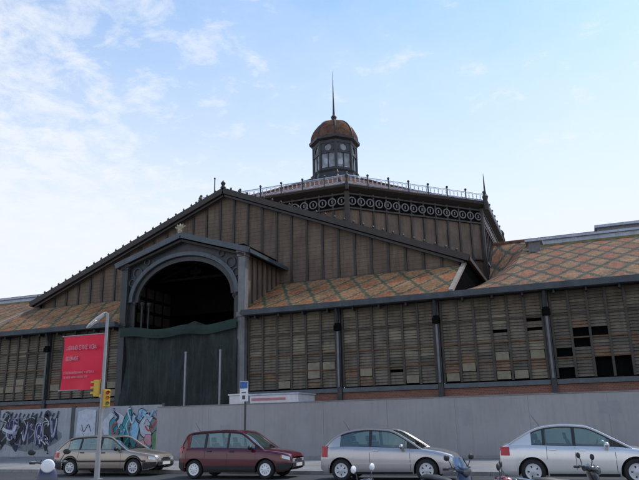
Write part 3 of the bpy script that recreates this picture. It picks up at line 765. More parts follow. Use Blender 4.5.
# the dark tag: heavy interlocking letters on a grey backing
gr_patch(G('ggrey'), blob(-31.9,1.45,2.2,.98,26,.2,3), nexty())
for i in range(8):
    cx = -33.9+i*.56; y = nexty(); 
    gr_patch(G('navy' if i%3 else 'gblack'), blob(cx,1.55+.2*math.sin(i*2.1),.36,.88,20,.4,i+20), y)
for i in range(8):
    cx = -33.9+i*.56; y = nexty(); z = 1.5+.2*math.sin(i*2.1)
    sh = [[(-.2,.6),(.15,.5),(-.1,.1),(.2,-.1),(-.15,-.5)],[(-.2,-.5),(-.15,.5),(.15,.55),(.1,0),(-.1,0),(.2,-.5)],[(.2,.5),(-.2,.4),(-.15,-.4),(.2,-.5)],[(-.2,.5),(0,-.5),(.2,.5)]][i%4]
    stroke(G('lilac' if i%2 else 'ggrey'), [(cx+a,z+b) for a,b in sh], .085, y)
    stroke(G('gwhite'), [(cx+a*1.25-.07,z+b*1.1+.1) for a,b in sh[:3]], .05, nexty())
y = nexty(); stroke(G('gwhite'), [(-34.0,1.75),(-33.2,1.55),(-32.9,2.0),(-32.4,1.5)], .2, y)
y = nexty(); stroke(G('gwhite'), [(-33.6,1.2),(-33.0,1.0),(-32.8,1.6)], .12, y)
y = nexty(); stroke(G('gblack'), [(-33.1,2.2),(-32.5,1.9),(-32.9,1.2),(-33.3,.9)], .3, y)
for i in range(14):
    x = -34.1+i*.33; stroke(G('navy'), [(x,2.35+.1*rnd.random()),(x+.12,2.6+.15*rnd.random())], .1, nexty())
# white panel and teal piece
gr_patch(G('gwhite'), [(-28.35,.5),(-26.9,.45),(-26.9,2.72),(-27.6,2.8),(-28.2,2.65)], nexty())
gr_patch(G('gwhite'), blob(-25.5,1.7,.85,.85,20,.15,8), nexty())
stroke(G('navy'), [(-25.7,2.6),(-25.3,2.3),(-25.5,2.05)], .16, nexty())
stroke(G('navy'), [(-27.9,1.9),(-27.7,1.5),(-27.4,1.9),(-27.2,1.5)], .05, nexty())
for i, (cx, cz, rx, rz_, m_) in enumerate(((-25.6,1.5,.3,.8,'teal'),(-24.6,1.6,.35,.95,'teal'),(-24.15,1.4,.3,.9,'sky'),(-25.0,1.2,.22,.55,'teal'),(-23.6,2.3,.4,.35,'sky'),(-23.25,1.7,.5,.6,'gwhite'),(-23.2,.95,.32,.34,'gpink'),(-22.85,1.75,.22,.4,'ggrey'),(-22.7,.95,.25,.45,'ggreen'),(-22.45,2.45,.2,.3,'lilac'),(-23.6,.75,.3,.2,'gpink'))):
    gr_patch(G('gblack'), [(cx+(a-cx)*1.12, cz+(b-cz)*1.1) for a, b in blob(cx,cz,rx,rz_,20,.3,i+50)], nexty())
    gr_patch(G(m_), blob(cx,cz,rx,rz_,20,.3,i+50), nexty())
stroke(G('gwhite'), [(-24.9,.7),(-24.5,1.2),(-24.7,1.8),(-24.4,2.3)], .06, nexty())
stroke(G('sky'), [(-23.7,2.5),(-23.2,2.2),(-22.9,2.6)], .1, nexty())
stroke(G('gred'), [(-23.4,1.75),(-23.1,1.5),(-22.6,2.1)], .09, nexty())
stroke(G('teal'), [(-26.3,.6),(-25.4,.75),(-24.4,.55),(-23.0,.65)], .13, nexty())
for i in range(46):
    z0_ = rnd.uniform(.5,2.5)
    if i < 26: x = rnd.uniform(-34.2,-30.0); m_ = ('navy','gblack','ggrey','lilac','navy','gwhite')[i%6]
    else: x = rnd.uniform(-25.9,-22.6); m_ = ('teal','sky','gwhite','gred','ggrey','lilac','gblack')[i%7]
    pts = [(x,z0_)]
    for q in range(rnd.randrange(2,5)): pts.append((max(-34.3,min(-22.4,pts[-1][0]+rnd.uniform(-.35,.35))), max(.3,min(2.75,pts[-1][1]+rnd.uniform(-.45,.45)))))
    stroke(G(m_), pts, rnd.choice((.03,.04,.06,.09)), nexty())
for i in range(14):     # drips
    x = rnd.uniform(-34,-22.6); z0_ = rnd.uniform(.9,1.6); stroke(G(('navy','teal','gblack')[i%3]), [(x,z0_),(x+.005,z0_-.3),(x,z0_-rnd.uniform(.4,.8))], .018, nexty())
# loose tags further left
for i in range(5):
    x = -46+i*1.9; stroke(G('navy' if i%2 else 'lilac'), [(x,1.2),(x+.4,2.0),(x+.6,1.1),(x+1.0,1.9),(x+1.3,1.3)], .1, nexty())
for m_, mb in layers.items():
    for p_ in mb.pieces(): p_.build('graffiti', M[m_], hl, off=loc)
# tag on the return end of the plain hoarding
# ------------------------------------------------------------------ site cabins behind the hoarding
loc = (-15.8*31/31, 31.2, .12)
def cabin(x0, x1, y0, y1, ztop, lab, stripe):
    loc = ((x0+x1)/2, y0, .12)
    c = MB(); c.box(x0,x1,y0,y1,.12,ztop-.06); ob = c.build('site_cabin', M['cabin'], None, off=loc, bevel=.02); ob.location = loc
    tag(ob, lab, 'cabin', 'site cabins behind the hoarding')
    r = MB(); r.box(x0-.05,x1+.05,y0-.05,y1+.05,ztop-.058,ztop+.02); r.build('roof', M['cabin'] if not stripe else M['zinc'], ob, off=loc)
    if stripe:
        s_ = MB(); s_.box(x0+.1,x0+2.0,y0-.02,y0-.004,ztop-.32,ztop-.2); s_.build('stripe', M['cpink'], ob, off=loc)
    w = MB(); w.box(x0+.25,x1-.25,y0-.015,y0-.003,1.2,2.1); w.build('window', M['black'], ob, off=loc)
cabin(-17.25,-16.35,31.0,33.2,3.22,'small plain white cabin behind the blue topped sign, peeping over the hoarding',False)
cabin(-16.05,-13.35,31.0,33.2,3.18,'long white cabin with a pink stripe peeping over the hoarding',True)

# ------------------------------------------------------------------ street furniture
# sign post on the far pavement
sx = -11.84; loc = (sx,22.5,.12)
sg = thing('sign_post', 'dark pole with a small blue and white sign behind the red car', 'street sign', loc)
c = MB(); c.tube([(0,0,0),(0,0,3.2)], .04, 10); c.lathe([(.08,0),(.08,.05),(.05,.1)],(0,0,0),10); c.build('pole', M['dpole'], sg)
c = MB(); c.box(-.2,.14,-.07,-.05,2.38,3.12); pl_ = c.build('plate', M['white'], sg, bevel=.004)
c = MB(); c.box(-.185,.125,-.076,-.0715,2.85,3.1); c.build('blue_panel', M['sblue'], pl_)
c = MB(); c.box(-.09,.03,-.076,-.0715,2.46,2.6); c.box(-.12,.06,-.076,-.0715,2.68,2.72); c.build('mark', M['dpole'], pl_)
c = MB(); c.box(-.06,.06,-.06,.05,2.55,2.6); c.box(-.06,.06,-.06,.05,2.95,3.0); c.build('bracket', M['pole'], sg)
# lamp pole
LPX = -14.40; LPY = 17.6
loc = (LPX, LPY, .12)
lp = thing('street_lamp', 'tall pale grey lamp pole with one short drooping white lantern', 'street lamp', (LPX-.0,LPY,.0))
zt_ = 5.3
c = MB(); c.tube([(0,0,.12),(0,0,.9),(0,0,1.0),(0,0,zt_)], [.085,.08,.062,.048], 12); c.box(-.13,.13,-.13,.13,.12,.15); c.build('pole', M['pole'], lp, smooth=True)
c = MB(); c.tube([(0,0,zt_-.03),(-.05,0,zt_+.02),(-.14,0,zt_-.02)], .03, 8); c.build('arm', M['pole'], lp)
c = MB()
rings = []
for t, w, h_ in ((0,.04,.03),(.08,.09,.05),(.4,.12,.065),(.75,.11,.06),(.9,.05,.03)):
    px, pz = -.1-t*.78, zt_+.02-t*.48
    rings.append([(px+h_*math.cos(a)*.5, w*math.sin(a), pz+h_*math.cos(a)) for a in [2*PI*k/12 for k in range(12)]])
c.loft(rings); hd = c.build('lantern', M['white'], lp, smooth=True)
c = MB(); rings = []
for t, w in ((.25,.06),(.4,.09),(.7,.08),(.8,.05)):
    px, pz = -.1-t*.78-.02, zt_+.02-t*.48-.055
    rings.append([(px+.02*math.cos(a), w*math.sin(a), pz+.025*math.cos(a)) for a in [2*PI*k/10 for k in range(10)]])
c.loft(rings); c.build('lens', M['clearlens'], hd, smooth=True)
# banner
bl = (LPX-.95, LPY, 2.8)
bn = MB(); bx0, bx1 = LPX-1.74, LPX-.07; bz0, bz1 = 2.86, 4.62
rows = []
for j in range(13):
    z = bz0+(bz1-bz0)*j/12; rows.append([(bx0+(bx1-bx0)*i/16, LPY+.09*math.sin(i*.45+.4*j*.3)*(1-j/14)+.02*math.sin(j*.8), z+.015*math.sin(i*.5)*(1-j/12)) for i in range(17)])
bn.sheet(rows, (0,.006,0)); bo = bn.build('banner', M['banner'], None, off=bl, smooth=True); bo.location = bl
tag(bo, 'red rectangular banner with faint pale lettering hung beside the lamp pole', 'banner')
for z_ in (bz1+.02, bz0):
    c = MB(); c.tube([(bx0-.03,LPY,z_),(LPX-.05,LPY,z_)], .017, 8); c.ball((bx0-.04,LPY,z_), .028, 8); c.build('rod', M['pole'], bo, off=bl)
c = MB(); rnd = random.Random(11)
def words(x0, x1, z, h_, lw):
    x = x0
    while x < x1:
        w = h_*rnd.uniform(.42,.6); k = rnd.randrange(5); y = LPY-.1
        def seg(a, b): c.beam((x+a[0]*w,y,z+a[1]*h_),(x+b[0]*w,y,z+b[1]*h_), .006, lw, (0,0,1)) if abs(a[1]-b[1])<.01 else c.beam((x+a[0]*w,y,z+a[1]*h_),(x+b[0]*w,y,z+b[1]*h_), .006, lw, (1,0,0))
        if k == 0: seg((0,0),(0,1)); seg((0,1),(1,1)); seg((0,.5),(.8,.5)); seg((0,0),(1,0))
        elif k == 1: seg((0,0),(0,1)); seg((1,0),(1,1)); seg((0,.5),(1,.5))
        elif k == 2: seg((0,0),(0,1)); seg((0,0),(1,0)); seg((1,0),(1,1)); seg((0,1),(1,1))
        elif k == 3: seg((.5,0),(.5,1)); seg((0,1),(1,1))
        else: seg((0,0),(.5,1)); seg((.5,1),(1,0)); seg((.2,.4),(.8,.4))
        x += w*1.35 + (h_*.5 if rnd.random() < .16 else 0)
words(bx0+.25, bx1-.25, bz1-.46, .13, .03); words(bx0+.25, bx0+.68, bz1-.8, .11, .026)
words(bx0+.2, bx1-.25, bz0+.52, .07, .014); words(bx0+.2, bx1-.5, bz0+.38, .06, .012)
c.build('lettering', M['btext'], bo, off=bl)
# traffic lights on the lamp pole
def signal(dx, z, ang, lab):
    loc = (LPX+dx, LPY-.02, z)
    t = thing('traffic_light', lab, 'traffic light', loc, ang, 'yellow traffic lights on the lamp pole')
    c = MB(); c.box(-.11,.11,-.13,.08,0,.62); bd = c.build('housing', M['yellow'], t, bevel=.02)
    c = MB(); c.box(-.13,.13,.085,.1,-.03,.65); c.build('backboard', M['yellow'], t)
    for k, m_ in enumerate(('ggreen','amber','redlens')):
        z_ = .11+.2*k
        c = MB(); c.lathe([(.07,0),(.06,-.02),(.02,-.03)], (0,-.135,z_), 14, 'y'); c.build('lens', M[m_], t)
        c = MB(); a_ = [PI*q/8 for q in range(9)]
        c.sheet([[(.082*math.cos(a),-.13,z_+.082*math.sin(a)) for a in a_],[(.082*math.cos(a),-.25,z_+.082*math.sin(a)-.01) for a in a_]], (0,0,.004)); c.build('visor', M['yellow'], t)
    c = MB(); c.box(-.03,.03,.1,.1+.02,.1,.5); c.build('bracket', M['dpole'], t)
    t.scale = (.84,.84,.84)
signal(-.19, 2.62, math.radians(-60), 'upper yellow traffic light turned sideways beside the red banner corner')
signal(.19, 2.3, math.radians(50), 'lower yellow traffic light, its three lenses showing, on the lamp pole')

# ------------------------------------------------------------------ cars
def lerp_list(pts, x):
    if x <= pts[0][0]: return pts[0][1]
    for (a, b), (c, d) in zip(pts, pts[1:]):
        if x <= c: 
            t = (x-a)/(c-a) if c > a else 0
            return b+(d-b)*t
    return pts[-1][1]
def smooth_poly(pts, k=6):
    P_ = []
    for i in range(len(pts)-1):
        p0 = pts[max(i-1,0)]; p1 = pts[i]; p2 = pts[i+1]; p3 = pts[min(i+2,len(pts)-1)]
        for j in range(k):
            t = j/k; P_.append(tuple(.5*((2*p1[a])+(-p0[a]+p2[a])*t+(2*p0[a]-5*p1[a]+4*p2[a]-p3[a])*t*t+(-p0[a]+3*p1[a]-3*p2[a]+p3[a])*t**3) for a in (0,1)))
    P_.append(pts[-1]); return P_

def make_car(sp, label, loc, rz):
    """x=0 at the rear bumper, front at x=L; near side is -y"""
    L, W = sp['L'], sp['W']; xr, xf, rw = sp['xr'], sp['xf'], sp['rw']; pm = M[sp['paint']]
    body_top = smooth_poly(sp['top'], 5)
    gh = smooth_poly(sp['roof'], 6)            # from the windscreen base back to the rear window base, x decreasing
    gh = sorted(gh, key=lambda p: p[0])
    ghx0, ghx1 = gh[0][0], gh[-1][0]
    sill = sp.get('sill', .2); ra = rw+.055
    ox = (xr+xf)/2
    root = thing('parked_car', label, 'car', loc, rz, 'cars parked along the hoarding')
    def top(x): return lerp_list(body_top, x)
    def bot(x):
        z = sill + .10*max(0,(x-(L-.5))/.5)**2 + .12*max(0,(.4-x)/.4)**2
        for c in (xr, xf):
            d = abs(x-c)
            if d < ra: z = max(z, rw+math.sqrt(ra*ra-d*d)*1.0)
        return z
    def hw(x):
        a = max(0,(x-(L-.75))/.75); b = max(0,(.5-x)/.5)
        return W/2*(1-.30*a**2.6-.17*b**2.6)*(1-.02*max(0,min(1,(x-xf+.5))))
    PR = [(0,.955),(.12,.985),(.35,1.0),(.6,1.0),(.8,.985),(.93,.955),(1,.915)]
    def yside(x, z):
        v = (z-sill)/(top(x)-sill); return hw(x)*lerp_list(PR, v)
    xs = set([0,.02,.06,.12,L-.02,L-.06,L-.12,L] + [i*.09 for i in range(int(L/.09)+1)])
    for c in (xr,xf):
        for k in range(17): xs.add(c-ra*math.cos(PI*k/16))
        xs.add(c-ra-.003); xs.add(c+ra+.003)
    xs.add(ghx0); xs.add(ghx1)
    xs = sorted(x for x in xs if 0 <= x <= L)
    # remove near-duplicates
    q = [xs[0]]
    for x in xs[1:]:
        if x-q[-1] > .0025: q.append(x)
    xs = q
    nv = 11
    body = MB(); deck = MB()
    def half(x, s):
        zb, zt = bot(x), top(x); pts = []
        # round the shell over at both ends
        e = min(1, max(0, min(x, L-x))/.10); rnd_ = (1-e)**2
        zb2 = zb+.10*rnd_; zt2 = zt-.06*rnd_
        for k in range(nv):
            z = zb2+(zt2-zb2)*k/(nv-1); pts.append((x-ox, s*yside(x, min(max(z,sill),zt)), z))
        return pts, zt2
    ringsL = []; ringsR = []; deckr = []
    for x in xs:
        a, zt = half(x,-1); b, _ = half(x,1); ringsL.append(a); ringsR.append(b)
        y = abs(a[-1][1]); deckr.append([(x-ox,-y,zt),(x-ox,-y*.93,zt+.018),(x-ox,-y*.7,zt+.034),(x-ox,-y*.35,zt+.045),(x-ox,0,zt+.048),(x-ox,y*.35,zt+.045),(x-ox,y*.7,zt+.034),(x-ox,y*.93,zt+.018),(x-ox,y,zt)])
    body.sheet(ringsL); body.sheet(ringsR)
    i0 = max(i for i, x in enumerate(xs) if x <= ghx0+.001); i1 = min(i for i, x in enumerate(xs) if x >= ghx1-.001)
    if i0 > 0: body.sheet(deckr[:i0+1])
    body.sheet(deckr[i1:])
    # end faces and the tops of the arches
    for idx in (0, -1): body.sheet([ringsL[idx], ringsR[idx]]); body.sheet([[ringsL[idx][-1], ringsR[idx][-1]],[deckr[idx][0], deckr[idx][-1]]])
    body.build('body', pm, root, smooth=True)
    und = MB(); rows = [[(x-ox,-hw(x)*.94,bot(x)+.004),(x-ox,hw(x)*.94,bot(x)+.004)] for x in xs]
    und.sheet(rows); und.box(.5-ox,L-.5-ox,-W/2+.28,W/2-.28,sill+.01,sill+.2)  # dark inner box added to block light under the car
    dz = min(top(ghx0+.1), top(ghx1-.1))-.06
    und.sheet([[(x-ox,-hw(x)*.9,top(x)-.05),(x-ox,hw(x)*.9,top(x)-.05)] for x in xs[i0:i1+1]])
    for c in (xr,xf): und.box(c-ra-.05-ox,c+ra+.05-ox,-W/2+.27,W/2-.27,sill+.1,rw+ra+.02)
    und.build('underbody', M['black'], root)
    # greenhouse
    def bel(x): return top(x)
    RZ = max(p[1] for p in gh)
    def yg(x, z):
        b = bel(x); t = (z-b)/max(.25, RZ-b); t = max(0,t); base = yside(x, b)
        end = max(0, (x-(ghx1-.7))/.7)
        return base*(.985) - t*(base*.985 - W/2*.70) - .02*end
    def ghz(x): return lerp_list(gh, x)
    # side frame: pillars and cant rail
    fr = MB()
    for s in (-1,1):
        pts = [(x-ox, s*(yg(x,z)-.012), z) for x, z in gh]
        fr.tube(pts, .03, 8)
    fr.build('cant_rail', pm, root, smooth=True)
    # roof
    rf_ = MB(); rp = [p for p in gh if sp['rx'][0]-.001 <= p[0] <= sp['rx'][1]+.001]; 
    rp = [(sp['rx'][0], ghz(sp['rx'][0]))] + [p for p in rp if sp['rx'][0]+.01 < p[0] < sp['rx'][1]-.01] + [(sp['rx'][1], ghz(sp['rx'][1]))]
    rf_.sheet([[(x-ox, f*yg(x,z), z+.045*(1-f*f)+.004+.0) for f in (-1,-.93,-.75,-.5,-.25,0,.25,.5,.75,.93,1)] for x, z in rp], (0,0,-.025))
    rf_.build('roof', pm, root, smooth=True)
    # windscreen and rear window
    def screen(xa, xb, name, bow):
        za, zb_ = ghz(xa), ghz(xb); g_ = MB(); rows = []
        for j in range(7):
            t = j/6; x = xa+(xb-xa)*t; z = ghz(x); w = yg(x, max(z,bel(x)+.02))-.03
            rows.append([(x-ox+bow*(1-(f*f)), f*w, z-.006+.03*(1-f*f)*(1 if True else 0)) for f in [k/4-1 for k in range(9)]])
        g_.sheet(rows); return g_.build(name, M['glass'], root, smooth=True)
    screen(sp['rx'][1], ghx1, 'windscreen', .05); screen(ghx0, sp['rx'][0], 'rear_window', -.04)
    # strips over the side surface
    def strip(name, x0, x1, lo, hi, m_, off=.004, par=root, sides=(-1,1), fn=None, n=None, th=.004):
        fn = fn or yside; mb = MB(); n = n or max(2,int(abs(x1-x0)/.05)+1)
        for s in sides:
            mb.mark(); rows = []
            for i in range(n+1):
                x = x0+(x1-x0)*i/n; a = lo(x) if callable(lo) else lo; b = hi(x) if callable(hi) else hi
                b = max(b, a+.001); rows.append([(x-ox, s*(fn(x,a+(b-a)*k/5)+off), a+(b-a)*k/5) for k in range(6)])
            mb.sheet(rows, (0,-s*th,0))
        for p_ in mb.pieces(): p_.build(name, m_, par, smooth=True)
    wins = sp['wins']; edge = lambda x: ghz(x)-.035
    for (a, b) in wins:
        strip('side_window', a, b, lambda x: bel(x)+.012, edge, M['glass'], -.02, fn=yg, th=.003)
        strip('window_seal', a, b, lambda x: max(bel(x)+.016, ghz(x)-.05), lambda x: ghz(x)-.03, M['black'], -.004, fn=yg)
        strip('window_seal', a, b, lambda x: bel(x)-.006, lambda x: bel(x)+.014, M['black'], -.004, fn=yg)
    ws = sorted(wins)
    for (a, b), (c, d) in zip(ws, ws[1:]):
        strip('pillar', b-.004, c+.004, lambda x: bel(x)-.002, lambda x: ghz(x)-.02, M['black'], -.01, fn=yg, n=2, th=.03)
    strip('rear_quarter', ghx0+.02, ws[0][0], lambda x: bel(x)-.004, lambda x: max(bel(x), ghz(x)-.012), pm, -.008, fn=yg, th=.03)
    strip('front_quarter', ws[-1][1], ghx1-.05, lambda x: bel(x)-.004, lambda x: max(bel(x), ghz(x)-.012), M['black'], -.012, fn=yg, th=.02)
    # cladding, seams, trims
    strip('sill_shade', xr+ra+.03, xf-ra-.03, sill+.0, sill+.07, M['black'], .003)  # black strip painting the shade along the lower body
    if sp.get('clad'):
        c0, c1, zc0, zc1 = sp['clad']
        strip('cladding', xr+ra+.02, xf-ra-.02, sill+.0, zc1, M['black'], .006)
    for (a, zlo) in sp['seams']:
        strip('door_seam', a-.006, a+.006, zlo, lambda x: bel(x)-.02, M['black'], .0015, n=1, th=.001)
    if sp.get('moulding'):
        z = sp['moulding']; strip('side_moulding', .25, L-.35, lambda x: max(z, bot(x)+.01), lambda x: max(z, bot(x)+.01)+.055, M[sp.get('mould_mat','black')], .012, th=.012)
    for a in sp['handles']:
        strip('door_handle', a, a+.17, lambda x: bel(x)-.11, lambda x: bel(x)-.075, M['black'] if sp.get('blackh') else pm, .022, n=4, th=.014)
    # lights
    strip('headlight', L-.27, L-.05, lambda x: top(x)-.145, lambda x: top(x)-.05, M['clearlens'], .008)
    strip('front_indicator', L-.31, L-.275, lambda x: top(x)-.15, lambda x: top(x)-.05, M['amber'], .007, n=2)
    tl = sp['tail']; strip('tail_light', tl[0], tl[1], tl[2], tl[3], M['redlens'], .009)
    # bumpers
    bm_ = M['black'] if sp.get('bump') == 'black' else pm
    strip('front_bumper', xf+ra+.03, L-.015, lambda x: bot(x)+.03, lambda x: .47, bm_, .018, th=.016)
    strip('rear_bumper', .015, xr-ra-.03, lambda x: bot(x)+.03, lambda x: .5, bm_, .016, th=.014)
    e = hw(L)
    c = MB(); c.box(L-.01-ox,L+.035-ox,-e*.93,e*.93,.33,.47); c.build('front_bumper_bar', bm_, root, bevel=.015)
    c = MB(); c.box(L+.0-ox,L+.02-ox,-e*.55,e*.55,.5,.58)
    gr = c.build('grille', M['black'], root, bevel=.006)
    c = MB(); c.box(L+.037-ox,L+.045-ox,-.26,.26,.36,.46); c.build('number_plate', M['plate'], root)
    for s in (-1,1):
        c = MB(); c.box(L-.004-ox,L+.014-ox,s*e*.62-.16 if s<0 else s*e*.62-.14,s*e*.62+.14 if s<0 else s*e*.62+.16,.5,.6); c.build('headlight', M['clearlens'], root, bevel=.01)
    e = hw(0); c = MB(); c.box(-.03-ox,.01-ox,-e*.93,e*.93,.34,.5); c.build('rear_bumper_bar', bm_, root, bevel=.015)
    c = MB(); c.box(-.04-ox,-.032-ox,-.26,.26,.38,.48); c.build('number_plate', M['plate'], root)
    # mirrors
    mx_ = sp['mirror']
    for s in (-1,1):
        c = MB(); y = yside(mx_, bel(mx_)-.03); c.ball((mx_-ox, s*(y+.13), bel(mx_)+.05), (.075,.12,.075), 12); c.beam((mx_+.02-ox,s*(y-.03),bel(mx_)+.0),(mx_+.02-ox,s*(y+.1),bel(mx_)+.03),.05,.03)
        c.build('door_mirror', M['black'] if sp.get('blackm') else pm, root, smooth=True)
    # wheels
    for xw in (xr, xf):
        for s in (-1, 1):
            yo = s*(W/2-.015); yi = s*(W/2-.2); h_ = .2
            c = MB(); prof = [(rw*.66,0),(rw*.9,.0),(rw*.97,.02),(rw,.05),(rw,.15),(rw*.97,.185),(rw*.9,.2),(rw*.66,.2)]
            c.lathe([(r, yo-s*hh_) for r, hh_ in prof], (xw-ox,0,rw), 36, 'y', cap=False); ty = c.build('wheel', M['tyre'], root, smooth=True)
            c = MB(); hm_ = M['hubw'] if sp.get('hub') == 'white' else M['hub']
            pr_ = [(rw*.67,.02),(rw*.64,.0),(rw*.56,.008),(rw*.5,.012),(rw*.2,.004),(rw*.14,-.008),(.005,-.01)]
            c.lathe([(r, yo-s*hh_) for r, hh_ in pr_], (xw-ox,0,rw), 36, 'y'); c.build('hubcap', hm_, ty, smooth=True)
            c = MB(); nh = sp.get('spokes', 7)
            for k in range(nh):
                a = 2*PI*(k+.5)/nh; w_ = (.07 if sp.get('hub') == 'white' else .15)
                pts = [(xw-ox+rr*math.cos(a+da), yo-s*.0075, rw+rr*math.sin(a+da)) for rr, da in ((rw*.3,-w_*.8),(rw*.47,-w_),(rw*.47,w_),(rw*.3,w_*.8))]
                c.mark(); c.prism(pts, (0, s*.003, 0))
            for p_ in c.pieces(): p_.build('hubcap_slot', M['black'], ty)
    # interior
    for k, (x, n_) in enumerate(sp['seats']):
        for s in (-1,1):
            c = MB(); y = s*.36
            c.loft([[(x-ox-.0+dx,y-w,z),(x-ox+.1+dx,y-w,z),(x-ox+.1+dx,y+w,z),(x-ox+dx,y+w,z)] for dx, w, z in ((.05,.22,.5),(0,.23,.8),(-.05,.21,1.02),(-.07,.15,1.08))])
            c.loft([[(x-ox-.02+dx,y-w,z),(x-ox+.06+dx,y-w,z),(x-ox+.06+dx,y+w,z),(x-ox-.02+dx,y+w,z)] for dx, w, z in ((-.07,.1,1.1),(-.08,.12,1.14),(-.09,.12,1.22),(-.1,.09,1.26))])
            c.build('seat', M['seatf'], root, smooth=True)
    c = MB(); xd = ghx1-.75; c.tube([(xd-ox-.02+.05*math.sin(a),.36+.18*math.cos(a),.93+.17*math.sin(a)) for a in [2*PI*k/16 for k in range(17)]], .015, 6); c.build('steering_wheel', M['black'], root)
    c = MB(); c.box(ghx1-.65-ox,ghx1-.2-ox,-W/2+.16,W/2-.16,.7,.93); c.build('dashboard', M['black'], root, bevel=.04)
    c = MB(); c.tube([(sp['rx'][0]+.12-ox,0,ghz(sp['rx'][0]+.12)+.03),(sp['rx'][0]-.1-ox,0,ghz(sp['rx'][0]+.12)+.36)], [.008,.004], 6); c.build('antenna', M['black'], root)
    for k_ in (0,1):
        xw_ = ghx1-.06-ox; y_ = .1-.62*k_; c = MB(); c.tube([(xw_+.02,y_,top(ghx1)+.04),(xw_-.09,y_+.42,top(ghx1)+.125)], .008, 5); c.build('wiper', M['black'], root)
    return root

# gold saloon-like hatchback
sp_gold = dict(L=4.25, W=1.68, xr=.80, xf=3.43, rw=.295, paint='gold',
    top=[(0,.80),(.15,.88),(.7,.90),(1.6,.90),(2.95,.875),(3.3,.83),(3.85,.75),(4.15,.68),(4.25,.62)],
    roof=[(3.12,.85),(2.80,1.05),(2.38,1.30),(2.0,1.355),(1.4,1.36),(.8,1.32),(.5,1.20),(.16,.90)], rx=(.62,2.38),
    wins=[(2.02,2.85),(1.16,1.94),(.62,1.10)], seams=[(2.92,.3),(1.98,.25),(1.13,.62)], handles=[2.08,1.2], moulding=.48, blackh=True, blackm=True, bump='black',
    tail=(.02,.30,.64,.82), mirror=2.78, seats=[(1.75,0),(.95,0)], spokes=8)
sp_red = dict(L=3.95, W=1.65, xr=.62, xf=3.14, rw=.29, paint='cherry', hub='white',
    top=[(0,.84),(.1,.93),(.6,.95),(1.5,.94),(2.75,.90),(3.1,.86),(3.55,.80),(3.85,.72),(3.95,.66)],
    roof=[(3.02,.88),(2.72,1.08),(2.28,1.38),(1.9,1.45),(1.3,1.465),(.7,1.44),(.32,1.37),(.17,1.15),(.08,.93)], rx=(.3,2.27),
    wins=[(1.82,2.74),(1.02,1.76),(.42,.94)], seams=[(2.80,.3),(1.79,.25),(1.0,.6)], handles=[1.88,1.08], clad=(0,0,.2,.40), bump='black', blackh=True, blackm=True,
    tail=(.03,.16,.80,1.0), mirror=2.66, seats=[(1.6,0),(.8,0)], spokes=9)
sp_mid = dict(L=3.98, W=1.69, xr=.66, xf=3.17, rw=.31, paint='silver',
    top=[(0,.82),(.12,.92),(.5,.97),(1.5,.955),(2.65,.90),(3.0,.875),(3.5,.80),(3.85,.70),(3.98,.62)],
    roof=[(3.05,.86),(2.66,1.12),(2.2,1.37),(1.75,1.435),(1.25,1.44),(.75,1.36),(.42,1.20),(.14,.94)], rx=(.62,2.16),
    wins=[(1.58,2.62),(.62,1.50)], seams=[(2.72,.3),(1.54,.25)], handles=[1.62], tail=(.03,.24,.68,.98), mirror=2.5, seats=[(1.45,0),(.8,0)], spokes=6, moulding=.47, mould_mat='silver')
sp_right = dict(L=4.2, W=1.74, xr=.82, xf=3.30, rw=.315, paint='white_s',
    top=[(0,.88),(.12,.96),(.45,.985),(1.5,.955),(2.85,.915),(3.15,.88),(3.7,.80),(4.05,.70),(4.2,.62)],
    roof=[(3.25,.87),(2.75,1.15),(2.3,1.38),(1.95,1.44),(1.45,1.45),(1.0,1.38),(.6,1.20),(.22,.97)], rx=(.95,2.28),
    wins=[(1.93,2.74),(1.17,1.86),(.83,1.11)], seams=[(2.85,.3),(1.9,.25),(1.2,.62)], handles=[2.0,1.26], tail=(.02,.26,.72,.94), mirror=2.66, seats=[(1.75,0),(.98,0)], spokes=5)

def place(sp, label, Xr, Yw, ang):
    a = math.radians(ang); wb = sp['xf']-sp['xr']; W = sp['W']
    # rear near wheel at (Xr, Yw): the root is midway between the axles on the centre line
    ca, sa = math.cos(a), math.sin(a)
    lx, ly = -wb/2, -(W/2-.015)
    return make_car(sp, label, (Xr-(ca*lx-sa*ly), Yw-(sa*lx+ca*ly), 0), a)
place(sp_gold, 'beige gold hatchback parked before the graffiti hoarding', -17.78, 20.2, 4)
place(sp_red, 'dark red small hatchback with white hubcaps', -12.18, 19.6, 3)
place(sp_mid, 'silver grey three-door hatchback with rounded roof behind the dark red car', -6.95, 19.25, 3)
place(sp_right, 'pale silver five-door fastback with long sloping tail', -1.52, 18.95, 2)

